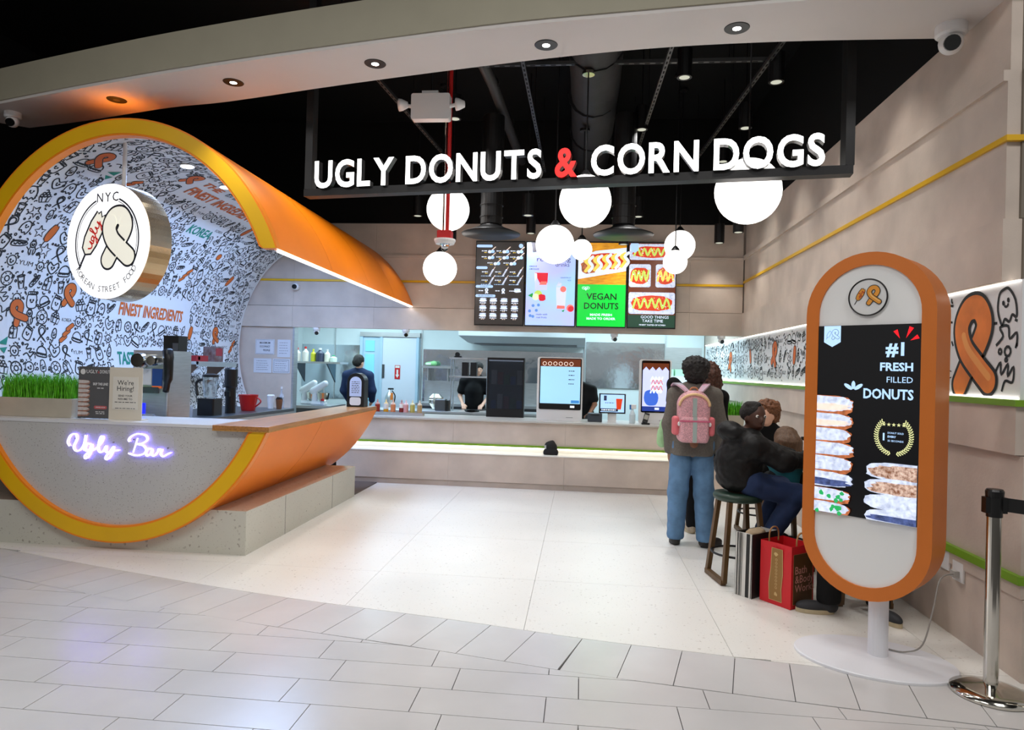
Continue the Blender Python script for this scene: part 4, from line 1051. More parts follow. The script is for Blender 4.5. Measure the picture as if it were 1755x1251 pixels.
def dish(x, y, k):
    if k == 0:
        pr.poly(SWHT, blob(x, y, .027, .024, RM, 12)); pr.poly(SSKY, blob(x+.045, y+.004, .027, .024, RM, 12)); pr.line(SCREAM, [(x+.03, y+.02), (x+.09, y+.075)], .012)
    elif k == 1: pr.poly(SSUG, [(x-.04,y-.06),(x-.015,y-.06),(x+.045,y+.045),(x+.02,y+.05)]); pr.line(SCREAM, [(x+.03,y+.04),(x+.06,y+.085)], .008)
    elif k == 2: pr.line(SWHT, [(x+.045*px, y+.05*py) for px, py in loop_path(3)], .018)
    else: pr.poly(SWHT, blob(x, y, .055, .016, RM, 14, .1)); pr.poly(SSUG, blob(x, y+.028, .05, .015, RM, 14, .1)); pr.poly(SSKY, blob(x, y+.014, .045, .008, RM, 12, .1))
    pr.layer()
for j, y in enumerate((H-.165, H-.255, H-.345)):
    for x in ((-.16, .06, .27) if j < 2 else (-.07, .17)):
        dish(x, y, 0); greek(pr, SWHT, x-.12, x-.04, y+.012, .014, RM); greek(pr, SYEL, x-.08, x-.04, y-.012, .010, RM)
for j, y in enumerate((H-.475, H-.6)):
    for x in (-.13, .07, .29):
        dish(x, y, 1); greek(pr, SWHT, x-.14, x-.05, y+.008, .014, RM); greek(pr, SYEL, x-.09, x-.05, y-.014, .009, RM); greek(pr, SBLU, x-.15, x+.0, y-.055, .008, RM)
for x in (-.19, .06, .27): dish(x, H-.755, 2 if x < .2 else 3); greek(pr, SWHT, x-.12, x-.05, H-.75, .014, RM)
for j, y in enumerate((H-.90, H-1.01, H-1.125)):
    for x in (-.24, -.085, .075, .235): dish(x, y, 3); greek(pr, SWHT, x-.05, x+.05, y-.032, .012, RM); greek(pr, SCREAM, x-.025, x+.025, y-.05, .008, RM)
pr.build('screen_print', t)

t, hw, H, pr = menu(1, 'lavender and blue drinks menu screen half hidden by a globe lamp'); DRK = E('ink', (52,56,84), .6); GLASSR = E('red_drink', (204,30,48), .95)
LG = bpy.data.materials.new('screen_lavender_gradient'); LG.use_nodes = True; nt = LG.node_tree; pp = nt.nodes['Principled BSDF']
tcn = nt.nodes.new('ShaderNodeTexCoord'); gr = nt.nodes.new('ShaderNodeTexNoise'); gr.inputs['Scale'].default_value = 1.6; gr.inputs['Detail'].default_value = 0; rp = nt.nodes.new('ShaderNodeValToRGB')
rp.color_ramp.elements[0].position = .35; rp.color_ramp.elements[0].color = (*lin((176,184,244)), 1); rp.color_ramp.elements[1].position = .62; rp.color_ramp.elements[1].color = (*lin((158,206,246)), 1)
nt.links.new(tcn.outputs['Object'], gr.inputs['Vector']); nt.links.new(gr.outputs[0], rp.inputs[0]); nt.links.new(rp.outputs[0], pp.inputs['Base Color']); nt.links.new(rp.outputs[0], pp.inputs['Emission Color']); pp.inputs['Emission Strength'].default_value = 1.0
bgp(pr, LG, hw, .015, H-.02); pr.layer()
pr.text(DRK, 'refreshing', .04, H-.30, .10, align='c', width=.5); pr.text(DRK, 'drinks', hw-.09, H-.375, .085, align='r')
pr.text(DRK, 'HIBISCUS', -hw+.04, H-.385, .028, align='l', bold=.01); pr.text(DRK, 'LEMONADE', -hw+.04, H-.425, .028, align='l', bold=.01)
pr.text(DRK, 'GRAPEFRUIT', hw-.06, H-.55, .028, align='r'); pr.text(DRK, 'ADE', hw-.06, H-.588, .028, align='r')
pr.poly(E('dark_corner', (96,98,110), .5), [(-hw+.06,H-.02),(-hw+.16,H-.02),(-hw+.15,H-.16),(-hw+.09,H-.17)])
pr.poly(SLAV, [(-.23,H-.73),(-.05,H-.73),(-.04,H-.46),(-.24,H-.46)]); pr.layer(); pr.poly(GLASSR, [(-.16,H-.62),(-.045,H-.62),(-.04,H-.47),(-.235,H-.47),(-.2,H-.55)]); pr.layer(); pr.poly(SPNK, [(-.17,H-.65),(-.06,H-.65),(-.05,H-.6),(-.14,H-.6)]); pr.poly(SWHT, [(-.235,H-.6),(-.2,H-.55),(-.205,H-.48),(-.24,H-.48)])
pr.poly(SLEAF, [(-.33,H-.81),(-.26,H-.77),(-.25,H-.85)]); pr.poly(SLIM, circ(-.18, H-.79, .06, 18)); pr.layer(); pr.poly(E('pale_lime', (214,232,190), 1.), circ(-.215, H-.83, .05, 18)); pr.poly(GLASSR, blob(-.12, H-.84, .055, .05, RM, 14, .12))
pr.poly(E('tall_glass', (206,212,240), .95), [(.10,H-1.0),(.22,H-1.0),(.24,H-.68),(.085,H-.68)]); pr.layer(); pr.poly(SPNK, [(.10,H-1.0),(.22,H-1.0),(.218,H-.955),(.105,H-.95)]); pr.poly(SPNK, circ(.19, H-.71, .045, 16)); pr.poly(SSUG, [(.085,H-.67),(.12,H-.60),(.17,H-.63),(.15,H-.67)])
pr.poly(SPNK, circ(.30, H-.99, .055, 18)); pr.layer(); pr.poly(GLASSR, circ(.31, H-1.0, .043, 18)); pr.poly(SLEAF, [(.17,H-1.03),(.22,H-1.01),(.2,H-1.05)])
for x, y in ((-.25,H-.96),(-.17,H-.95),(-.3,H-1.04),(-.2,H-1.03),(-.29,H-1.11),(-.25,H-1.12)): pr.poly(E('blueberry', (96,140,206), .9), circ(x, y, .022, 10))
pr.text(DRK, 'made with', -.12, H-1.10, .04); pr.text(DRK, 'real fruits', -.12, H-1.145, .04); pr.build('screen_print', t)

def zig(pr, mat, x0, x1, y, amp, n, w_):
    P = [(x0+(x1-x0)*i/n, y+(amp if i % 2 else -amp), 0) for i in range(n+1)]; pr.line(mat, [(p.x, p.y) for p in catmull(P, 4)], w_, cap=8)
t, hw, H, pr = menu(2, 'menu screen with a sauced donut photo above a bright green VEGAN DONUTS panel')
bgp(pr, SGLD, hw, H*.50, H-.02); bgp(pr, SGRN, hw, .015, H*.50); pr.layer()
pr.poly(SWHT, [(-hw,H*.56),(hw,H*.66),(hw,H*.93),(-.1,H*.89),(-hw,H*.80)]); pr.layer(); pr.poly(SKET, blob(.02, H*.765, .30, .12, RM, 26, .08)); pr.layer(); pr.poly(SBUN, blob(-.2, H*.70, .11, .1, RM, 18, .1)); pr.layer()
for k in range(5):
    x = -.24+k*.13; pr.line(SYEL, [(p.x, p.y) for p in catmull([(x, H*.655+k*.018, 0), (x+.05, H*.72+k*.018, 0), (x-.005, H*.77+k*.018, 0), (x+.05, H*.81+k*.016, 0)], 5)], .045, cap=8); pr.layer()
    pr.line(SWHT, [(p.x, p.y) for p in catmull([(x+.05, H*.65+k*.018, 0), (x+.1, H*.71+k*.018, 0), (x+.05, H*.77+k*.018, 0), (x+.1, H*.82+k*.016, 0)], 5)], .042, cap=8)
DG = E('deep_green', (10,40,20), .4)
pr.layer(); pr.text(DG, 'VEGAN', .0, H*.325, .13, bold=.012, width=.44); pr.text(DG, 'DONUTS', .0, H*.215, .13, bold=.012, width=.50)
pr.text(SWHT, 'MADE FRESH', 0, H*.135, .046, bold=.03, width=.32); pr.text(SWHT, 'MADE TO ORDER', 0, H*.09, .046, bold=.03, width=.42)
for a in (.9, 2.3): pr.line(SWHT, [(-.23,H*.43),(-.23+.05*math.cos(a),H*.43+.06*math.sin(a))], .008); pr.line(SWHT, circ(-.23+.04*math.cos(a), H*.43+.045*math.sin(a), .03, 12, .018), .006, True)
pr.build('screen_print', t)
t, hw, H, pr = menu(3, 'menu screen of sauced corn dog photos with a dark green foot, rightmost of four')
bgp(pr, SBRN, hw, H*.155, H-.02); bgp(pr, SDGR, hw, .015, H*.155); pr.layer()
def tray(x0, x1, y0, y1, n):
    pr.layer(); pr.poly(SSUG, rrect(x0, x1, y0, y1, .03, 4)); pr.layer(); cx_, cy_ = (x0+x1)/2, (y0+y1)/2
    pr.poly(SKET, blob(cx_, cy_, (x1-x0)*.44, (y1-y0)*.36, RM, 24, .05)); pr.layer(); zig(pr, SLIM if n > 6 else SYEL, x0+(x1-x0)*.1, x1-(x1-x0)*.1, cy_, (y1-y0)*.22, n, .028)
    pr.layer()
    for _ in range(n*4): pr.poly(RM.choice([SWHT, SPNK, SYEL, SLIM]), blob(cx_+RM.uniform(-.4, .4)*(x1-x0), cy_+RM.uniform(-.3, .3)*(y1-y0), .009, .008, RM, 6, .2, 2))
tray(-hw+.005, hw-.005, H*.79, H*.975, 11); tray(-hw+.005, -.02, H*.475, H*.74, 7); tray(.05, hw-.005, H*.475, H*.74, 6); tray(-hw+.005, hw-.005, H*.165, H*.415, 10)
pr.layer(); pr.poly(SBLU, [(-hw+.02,H*.98),(-hw+.13,H*.98),(-hw+.13,H*.90),(-hw+.075,H*.87),(-hw+.02,H*.90)])
pr.text(SWHT, 'GOOD THINGS', .05, H*.115, .06, width=.40); pr.text(SWHT, 'TAKE TIME', .02, H*.07, .06, width=.30); pr.text(SWHT, 'FINEST TASTES OF KOREA', .02, H*.032, .028, bold=.02, width=.38)
pr.build('screen_print', t)

# ------------------------------------------------------------ doodles on the right wall mural
def wall_fn(off): return lambda u, v: (WX+.019-off, -u, v)          # u reads left to right, towards the concourse
OC1 = M('mural_snack_orange', (226,128,52), .6, noise=.15, scale=6); OC2 = M('mural_snack_light', (236,160,84), .6)
BIG = (-4.40, 1.80)
def skip2(u, v): return abs(u-BIG[0]) < .20 and abs(v-BIG[1]) < .34
SN2 = [(-7.9, 1.82, 'd'), (-8.7, 1.86, 't'), (-9.9, 1.85, 'd'), (-6.9, 1.8, 't'), (-11.2, 1.8, 't')]
pw = paint_mural(wall_r, wall_fn, (-13.3, -5.3), (1.53, 2.11), .17, .011, random.Random(8), colour=.0, skip=lambda u, v: any(math.hypot(u-a, v-b) < .12 for a, b, _ in SN2))
pw2 = paint_mural(wall_r, wall_fn, (-5.3, -3.97), (1.515, 2.12), .215, .0155, random.Random(21), colour=0., skip=skip2)
for u, v, k_ in SN2:
    pw.off = .002; (logo_dog if k_ == 'd' else logo_twist)(pw, u, v, .17, INKO, INK, rot=rng.uniform(-.4, .4))
pw2.off = .003; logo_twist(pw2, BIG[0], BIG[1], .33, OC1, INK, .0, .44, OC2)
pw.build('mural_print', wall_r); pw2.build('mural_print', wall_r)
# ------------------------------------------------------------ grass planters
GRASS = M('artificial_grass', (96,186,30), .5, noise=.35, scale=30); PLANT = M('planter_grey', (186,178,162), .5, noise=.05)
def planter(label, loc, L, W_, H_, gh, rz, n, rnd, grp):
    t = thing('grass_planter', label, 'planter', loc, rz, grp)
    mb = MB().prism([(-L/2+.02,-W_/2),(L/2-.02,-W_/2),(L/2-.02,W_/2),(-L/2+.02,W_/2)], 0, .002)
    v0 = [(-L/2+.012,-W_/2+.01,0),(L/2-.012,-W_/2+.01,0),(L/2-.012,W_/2-.01,0),(-L/2+.012,W_/2-.01,0),(-L/2,-W_/2,H_),(L/2,-W_/2,H_),(L/2,W_/2,H_),(-L/2,W_/2,H_)]
    MB().add(v0, [(0,3,2,1),(0,1,5,4),(1,2,6,5),(2,3,7,6),(3,0,4,7),(4,5,6,7)]).build('trough', PLANT, t, bevel=.003)
    mb = MB()
    for _ in range(n):
        x, y = rnd.uniform(-L/2+.03, L/2-.03), rnd.uniform(-W_/2+.015, W_/2-.015); a = rnd.uniform(0, 2*PI); h_ = gh*rnd.uniform(.65, 1.1); ln = rnd.uniform(.1, .5)*h_
        dx, dy = math.cos(a), math.sin(a); w_ = .0035
        pts = [(x-dy*w_, y+dx*w_, H_), (x+dy*w_, y-dx*w_, H_), (x+dx*ln*.35+dy*w_*.8, y+dy*ln*.35-dx*w_*.8, H_+h_*.6), (x+dx*ln*.35-dy*w_*.8, y+dy*ln*.35+dx*w_*.8, H_+h_*.6), (x+dx*ln, y+dy*ln, H_+h_)]
        mb.add(pts, [(0,1,2,3),(3,2,4)])
    mb.build('grass', GRASS, t)['kind'] = 'stuff'
    return t
CT = 1.0605
planter('pale trough of bright green artificial grass on the front bar counter', (-4.72, 5.56, CT), .70, .16, .165, .21, 0, 1500, random.Random(1), 'grass planters')
planter('trough of green artificial grass on the order counter beside the right wall', (1.9, 9.72, .8835), .68, .15, .15, .20, 0, 1100, random.Random(2), 'grass planters')
# ------------------------------------------------------------ counter signs
t = thing('sign_holder', 'black counter sign with a donut stack photo beside the grass', 'sign', (-4.19, 5.52, CT))
MB().box(-.155,.155,.0,.006,.005,.45).build('board', M('black_card', (22,22,24), .4), t); MB().box(-.155,.155,-.02,.09,0,.005).build('foot', GLASS, t); MB().box(-.157,.157,-.004,-.001,.005,.452).build('cover', M('thin_clear_cover', (240,240,245), .05, alpha=.06), t)
pr = Print(lambda off: plane_fn((0,-.0002-off*.2,0), (1,0,0), (0,0,1)), step=.0005, start=.0005); PW = M('paper_white_ink', (226,226,224), .6); PR_ = M('paper_red_ink', (196,30,40), .6); PBUN = M('paper_bun', (150,96,70), .6, noise=.4, scale=40); PSUG = M('paper_sugar', (206,196,192), .6, noise=.15, scale=40)
pr.poly(PW, circ(-.115,.405,.024,16)); pr.text(PW, 'UGLY', -.03,.393,.042,bold=.01); pr.text(PR_, '&', .03,.393,.03); pr.text(PW, 'DONUTS', .095,.393,.042,bold=.01, width=.105)
pr.text(PW, 'SKIP THE LINE!', .05,.29,.03,bold=.03, width=.14); greek(pr, PW, .02,.09,.265,.007, RM)
pr.poly(PR_, rrect(-.005,.115,.085,.112,.012,3)); pr.layer(); pr.text(PW, 'ORDER NOW', .055,.093,.016,bold=.02, width=.09)
greek(pr, PW, .01,.1,.06,.006, RM); greek(pr, PW, .015,.095,.045,.006, RM)
y = .33
for k in range(8):
    pr.layer(); pr.poly(PBUN, [(max(-.153,x),z) for x, z in blob(-.145,y-.018,.10,.022,RM,20,.04,3)]); pr.layer(); pr.poly(PSUG, [(max(-.153,x),z) for x, z in blob(-.145,y-.012,.092,.014,RM,20,.06,3)]); y -= .039
pr.build('print', t)
t = thing('hiring_sign', 'cream counter sign reading We are hiring in a clear stand', 'sign', (-3.885, 5.49, CT))
MB().box(-.15,.15,.0,.008,.0,.45).build('stand', M('cream_stand', (220,212,196), .45), t); MB().box(-.115,.115,-.003,-.0005,.09,.37).build('paper', M('paper', (226,222,212), .6), t); MB().box(-.15,.15,.008,.09,0,.008).build('foot', MATS['cream_stand'], t)
pr = Print(lambda off: plane_fn((0,-.003-off*.3,0), (1,0,0), (0,0,1))); PK = M('paper_ink', (60,58,56), .6)
pr.text(PK, "We're", 0,.30,.058,bold=.006); pr.text(PK, 'Hiring!', 0,.25,.058,bold=.006); pr.text(PK, 'SEND YOUR', 0,.2,.022,bold=.02,width=.13); pr.text(PK, 'RESUME TO', 0,.172,.022,bold=.02,width=.13); greek(pr, PK, -.095,.1,.152,.006,RM); greek(pr, PK, -.09,.095,.1,.005,RM); pr.build('print', t)

# ------------------------------------------------------------ work table behind the bar and what stands on it
wt = thing('work_table', 'stainless work table running back behind the wooden bar top', 'table', (0,0,0))
MB().prism([(-4.75,6.0),(-3.95,6.0),(-3.90,9.0),(-4.95,9.0)], .935, .975).build('top', STEELD, wt, bevel=.004)
MB().prism([(-4.0,6.3),(-3.96,6.3),(-3.905,9.0),(-3.945,9.0)], .87, .934).build('front_edge', STEEL, wt)
for x, y in ((-4.6,6.15),(-4.02,6.15),(-4.8,8.9),(-3.98,8.9)): MB().cyl((x,y,.38), (x,y,.935), .02, None, 10).build('leg', STEEL, wt)
MB().box(-4.7,-4.0,6.2,8.9,.362,.38).build('undershelf', STEEL, wt)
TT = .976
t = thing('coffee_machine', 'steel coffee machine with chrome dials and a black side arm', 'machine', (-4.22, 6.5, TT))
MB().prism(rrect(-.19,.19,-.18,.22,.02), .0, .70).build('body', STEEL, t); MB().box(-.16,.1,-.2,-.18,.28,.34).build('tray', STEELD, t)
MB().box(-.16,.02,-.19,-.18,.36,.52).build('door', WHITE, t); MB().box(.03,.13,-.192,-.18,.34,.52).build('control_panel', M('control_blue', (40,70,130), .3, emit=.2), t); MB().box(.03,.13,-.194,-.18,.33,.352).build('warning_strip', M('orange_strip', (226,110,50), .4, emit=.3), t)
for x, r in ((-.06,.075), (.08,.05)):
    MB().lathe([(.001,-.12),(r*.9,-.12),(r,-.10),(r,0),(.001,0)], (x,-.18,.60), 20, axis='y').build('dial', CHROME, t, smooth=False)
MB().tube(catmull([(.19,-.2,.70),(.22,-.23,.6),(.21,-.22,.42),(.18,-.2,.30)],4), [.05]*4+[.045]*5+[.03]*4, 10).build('side_arm', BLACKP, t, smooth=True)
MB().box(-.1,-.04,-.187,-.18,.07,.18).build('blue_lamp', M('blue_indicator', (30,40,240), .3, emit=1.5), t)
t = thing('paper_box', 'tall black box standing on top of the coffee machine', 'box', (-4.12, 6.55, TT+.701)); MB().box(-.07,.09,-.08,.08,0,.155).build('box', BLACKP, t, bevel=.004); MB().box(.03,.088,-.082,-.08,.005,.08).build('front_slots', STEELD, t)
t = thing('blender', 'blender with a black base and clear jug on the work table', 'blender', (-4.18, 7.35, TT))
MB().prism(rrect(-.1,.1,-.1,.1,.02), 0, .19).build('base', BLACKP, t, bevel=.006); MB().lathe([(.065,.19),(.085,.40),(.085,.43),(.08,.43),(.06,.2)], n=20).build('jug', GLASS, t); MB().tube(catmull([(-.09,-.02,.40),(-.15,-.03,.36),(-.12,-.05,.22)],5), .016, 8).build('handle', BLACKP, t, smooth=True); MB().lathe([(.088,.43),(.088,.455),(.04,.47),(.001,.47)], n=20).build('lid', BLACKP, t)
t = thing('coffee_grinder', 'tall black grinder behind the blender', 'grinder', (-4.15, 7.75, TT)); MB().lathe([(.06,0),(.06,.3),(.075,.32),(.075,.52),(.05,.54),(.001,.54)], n=18).build('body', BLACKP, t); MB().box(-.03,.03,-.09,-.06,.2,.26).build('spout', BLACKP, t)
t = thing('plastic_bin', 'clear plastic bin of wrapped cups beside the blender', 'bin', (-4.28, 6.95, TT)); MB().prism(rrect(-.1,.1,-.08,.08,.02), 0, .12).build('bin', M('clear_bin', (210,220,236), .1, alpha=.35), t)
for k in range(4): MB().lathe([(.03,0),(.038,.1)], (-.06+.04*k,0,.02), 12).build('cup', WHITE, t)
t = thing('tall_jar', 'clear jar with a steel lid near the counter end', 'jar', (-4.35, 6.10, TT)); MB().lathe([(.055,0),(.06,.02),(.06,.15),(.05,.17)], n=18).build('glass', M('jar_glass', (190,206,226), .08, alpha=.35), t); MB().lathe([(.056,.165),(.056,.195),(.001,.195)], n=18).build('lid', STEEL, t)
t = thing('measuring_jug', 'low clear measuring jug in front of the jar', 'jug', (-4.12, 6.08, TT)); MB().lathe([(.09,0),(.1,.07),(.102,.09),(.096,.09),(.086,.01)], n=20).build('jug', MATS['jar_glass'], t); MB().tube(catmull([(.1,0,.08),(.15,0,.06),(.1,0,.02)],4), .008, 6).build('handle', MATS['jar_glass'], t)
t = thing('portafilter', 'dark portafilter resting beside the clear jug', 'tool', (-4.02, 6.25, TT)); MB().lathe([(.03,0),(.035,.04),(.001,.04)], n=14).build('basket', BLACKP, t); MB().cyl((.03,0,.025), (.05,.12,.03), .012, .014, 8).build('handle', BLACKP, t)
t = thing('coffee_dripper', 'red pour-over dripper on a small stand', 'dripper', (-4.18, 8.25, TT)); MB().lathe([(.075,.0),(.085,.01),(.12,.2),(.125,.2),(.115,.19),(.08,.02)], n=20).build('cone', RED, t, smooth=False); MB().tube(catmull([(.12,-.02,.17),(.18,-.03,.12),(.1,-.01,.05)],4), .009, 6).build('handle', RED, t); MB().lathe([(.055,-.0),(.08,.0),(.08,.008),(.055,.008)], n=16).build('collar', RED, t)
t = thing('takeaway_cup', 'white paper cup with a lid by the grey wall', 'cup', (-4.12, 8.75, TT)); MB().lathe([(.035,0),(.048,.16)], n=16).build('cup', WHITE, t); MB().lathe([(.05,.16),(.05,.175),(.04,.185),(.001,.185)], n=16).build('lid', WHITE, t)
t = thing('syrup_bottle', 'slim clear syrup bottle against the grey wall', 'bottle', (-4.05, 8.92, TT)); MB().lathe([(.035,0),(.035,.15),(.012,.2),(.012,.26),(.001,.26)], n=14).build('bottle', MATS['jar_glass'], t); MB().cyl((0,0,.26),(0,0,.29),.013).build('cap', WHITE, t)
t = thing('coffee_cup', 'clear cup of brown iced coffee next to the paper cup', 'cup', (-3.98, 8.7, TT)); MB().lathe([(.034,0),(.046,.12),(.046,.13)], n=14).build('cup', M('iced_coffee', (120,84,60), .2), t); MB().lathe([(.048,.13),(.03,.16),(.001,.16)], n=14).build('lid', GLASS, t)
# shelf on the mural wall with boxes
t = thing('wall_shelf', 'small steel shelf on a bracket against the doodle lining', 'shelf', (-4.98, 8.6, 1.56))
MB().box(-.16,.18,-.45,.5,-.02,.02).build('board', STEEL, t); MB().box(.15,.182,-.45,.5,-.045,.02).build('front_lip', STEEL, t)
for y in (-.3,.35): MB().prism([(-.16,-.02),(.12,-.02),(-.16,-.28)], y-.008, y+.008, lambda x, z, h: (x, h, z)).build('bracket', M('wood_bracket', (130,104,84), .5), t)
SH = 1.5805
t = thing('snack_box', 'low red snack box on the steel shelf', 'box', (-4.93, 8.3, SH)); MB().box(-.09,.09,-.14,.14,0,.075).build('carton', M('red_carton', (150,24,34), .5), t); MB().lathe([(.001,0),(.025,0)], (.0905,-.07,.04), 12, axis='x').build('logo_disc', PW, t)
t = thing('treat_box', 'clear-fronted treat box with a photo on the steel shelf', 'box', (-4.93, 8.72, SH)); MB().box(-.08,.08,-.11,.11,0,.20).build('carton', M('treat_carton', (176,160,160), .45, noise=.5, scale=14, col2=(90,50,40)), t); MB().box(.081,.083,-.08,.08,.08,.18).build('label', M('treat_label', (150,40,50), .5), t)
t = thing('cup_stack', 'short stack of white cups at the end of the steel shelf', 'cups', (-4.93, 8.95, SH)); MB().lathe([(.03,0),(.04,.09),(.045,.09),(.045,.11),(.001,.11)], n=14).build('cups', WHITE, t); MB().lathe([(.046,.085),(.046,.09)], n=14).build('rim', WHITE, t)
# notices on the grey wall
for k, (x0, x1, z0, z1, lab) in enumerate(((-5.10,-4.79,1.72,1.955,'white notice reading maximum occupancy people'), (-4.74,-4.53,1.68,1.955,'tall white notice with small print at upper right of the group'), (-5.12,-4.83,1.43,1.655,'white notice with small print at lower left of the group'), (-4.81,-4.53,1.43,1.655,'certificate with a printed border at lower right of the group'))):
    t = thing('wall_notice', lab, 'notice', ((x0+x1)/2, BY-.004, z0), group='notices on the grey wall'); w_, h_ = (x1-x0)/2, z1-z0
    MB().box(-w_,w_,-.003,.0,0,h_).build('sheet', M('notice_paper', (214,216,222), .5), t)
    pr = Print(lambda off: plane_fn((0,-.003-off,0), (1,0,0), (0,0,1)))
    if k == 0:
        for i, s in enumerate(('MAXIMUM', 'OCCUPANCY', 'PEOPLE')): pr.text(PK, s, .0 if i < 2 else .03, h_-.07-.058*i, .042, bold=.02, width=.17 if i < 2 else .11)
        pr.line(PK, [(-w_+.012,.012),(w_-.012,.012),(w_-.012,h_-.012),(-w_+.012,h_-.012)], .003, True)
    else:
        if k == 3: pr.line(PK, [(-w_+.02,.02),(w_-.02,.02),(w_-.02,h_-.02),(-w_+.02,h_-.02)], .006, True)
        for i in range(5): greek(pr, PK, -w_*.7, w_*.7*(.6+.4*RM.random()), h_*.82-i*h_*.15, .005, RM)
    pr.build('print', t)

# ------------------------------------------------------------ on the wooden bar end and the order counter
t = thing('napkin_dispenser', 'black oval-topped napkin dispenser at the far end of the wooden bar', 'dispenser', (-2.78, 8.3, 1.0685))
st = [(.11*math.cos(a), .31+.11*math.sin(a)) for a in [PI*i/14 for i in range(15)]]+[(-.11,.0),(.11,.0)]
MB().prism(st, -.08, .08, lambda x, y, h: (x, h, y)).build('housing', BLACKP, t, bevel=.01); st2 = [(.075*math.cos(a), .30+.075*math.sin(a)) for a in [PI*i/14 for i in range(15)]]+[(-.075,.13),(.075,.13)]
MB().prism(st2, -.084, -.080, lambda x, y, h: (x, h, y)).build('ad_panel', M('napkin_ad', (176,190,222), .3, emit=.25), t); MB().prism(rrect(-.07,.07,.02,.12,.03), -.086, -.080, lambda x, y, h: (x, h, y)).build('napkins', WHITE, t)
pr = Print(lambda off: plane_fn((0,-.084-off,0), (1,0,0), (0,0,1)))
for i in range(7): greek(pr, PK, -.05, .05, .31-i*.022, .008, RM)
pr.build('print', t)
WT = .8825
for k, (x, c, top, lab) in enumerate(((-2.92,(150,44,26),1,'dark red sauce bottle at the left end of the row'), (-2.80,(214,150,30),.55,'half-full yellow sauce bottle second in the row'), (-2.69,(214,130,84),1,'orange sauce bottle third in the row'), (-2.57,(126,34,30),.7,'dark berry sauce bottle fourth in the row'), (-2.50,(214,150,146),1,'pink sauce bottle in the middle of the row'), (-2.41,(186,172,92),1,'olive yellow sauce bottle second from the right'), (-2.30,(180,146,100),1,'tan sauce bottle at the right end of the row'))):
    t = thing('squeeze_bottle', lab, 'bottle', (x, 9.62+.02*(k % 2), WT), group='squeeze bottles on the order counter')
    MB().lathe([(.033,.0),(.036,.01),(.036,.15*top),(.001,.15*top+.001)], n=16).build('sauce', M('sauce_%d' % k, c, .35), t)
    if top < 1: MB().lathe([(.036,.15*top+.001),(.036,.15),(.03,.165)], n=16).build('empty_wall', M('milky_plastic', (226,220,210), .4), t)
    MB().lathe([(.034,.151),(.03,.168),(.014,.178),(.007,.22),(.001,.222)], n=14).build('nozzle', M('nozzle_%d' % k, tuple(min(255, int(v*.55+120)) for v in c), .4), t)
t = thing('bottle_tray', 'thin steel tray holding the row of sauce bottles', 'tray', (-2.61, 9.63, WT)); MB().box(-.37,.37,-.055,-.05,.0,.045).box(-.37,.37,.055,.06,.0,.045).build('rails', STEEL, t)
def order_kiosk(label, x0, x1, body, rz):
    t = thing('order_kiosk', label, 'kiosk', ((x0+x1)/2, 9.62, WT), rz, 'self-order kiosks on the counter'); w_ = (x1-x0)/2
    MB().prism(rrect(-w_, w_, .0, .89, .03), .0, .05, lambda x, y, h: (x, h, y)).build('housing', WHITE, t); MB().prism(rrect(-w_+.03, w_-.02, .155, .875, .02), -.006, .0, lambda x, y, h: (x, h, y)).build('bezel', BLACKG, t)
    MB().box(-w_+.05,w_-.05,.02,.15,0,.05).build('stand', WHITE, t)
    pr = Print(lambda off: plane_fn((0,-.006-off,0), (1,0,0), (0,0,1)), step=.0005); body(pr, w_); pr.build('screen_print', t)
    MB().box(w_*.3,w_*.6,-.003,.0,.045,.05).build('slot', STEELD, t); return t
def kA(pr, w_):
    pr.poly(E('kiosk_cyan', (150,200,226), .9), [(-w_+.045,.24),(w_-.035,.24),(w_-.035,.76),(-w_+.045,.76)]); pr.poly(SBRN, [(-w_+.045,.76),(w_-.035,.76),(w_-.035,.865),(-w_+.045,.865)]); pr.layer()
    for i in range(6): pr.line(SCREAM, circ(-w_+.1+i*.075, .80, .025, 10), .008, True)
    for i in range(4): greek(pr, DRK, w_-.2, w_-.12, .70-i*.06, .012, RM)
    pr.poly(E('kiosk_blue', (60,130,196), .8), [(w_-.16,.25),(w_-.045,.25),(w_-.045,.29),(w_-.16,.29)]); pr.poly(SWHT, [(w_-.17,.185),(w_-.11,.185),(w_-.11,.215),(w_-.17,.215)])
def kB(pr, w_):
    pr.poly(SLAV, [(-w_+.045,.24),(w_-.035,.24),(w_-.035,.84),(-w_+.045,.84)]); pr.layer(); pr.poly(SBRN, [(-w_+.045,.84)]+[(-w_+.045+i*(2*w_-.08)/8, .79 if i % 2 else .74) for i in range(9)]+[(w_-.035,.84)])
    pr.poly(E('kiosk_royal', (60,100,200), .9), blob(-.05,.36,.1,.11,RM,18,.05)); pr.poly(E('kiosk_navy', (40,60,140), .8), [(-w_+.045,.175),(w_-.035,.175),(w_-.035,.24),(-w_+.045,.24)])
    pr.layer()
    for y0_ in (.62,.54,.46): zig(pr, SWHT, -.06,.10,y0_,.03,7,.02)
    pr.layer(); zig(pr, SKET, -.05,.1,.58,.03,6,.01); zig(pr, SKET, -.05,.1,.5,.03,6,.01); pr.poly(SWHT, [(.0,.195),(.06,.195),(.06,.225),(.0,.225)])
order_kiosk('wide white self-order kiosk with a pale blue screen at mid counter', -.62, .02, kA, .0)
order_kiosk('white self-order kiosk with a dessert photo beside the man with the backpack', .80, 1.235, kB, .0)
t = thing('register_display', 'small black customer display on a white stand between the kiosks', 'display', (.44, 9.68, WT))
MB().box(-.185,.185,.0,.03,.12,.40).build('housing', BLACKP, t, bevel=.004); MB().box(-.06,.06,.0,.1,.0,.012).box(-.06,.06,.03,.045,.0,.2).build('stand', WHITE, t)
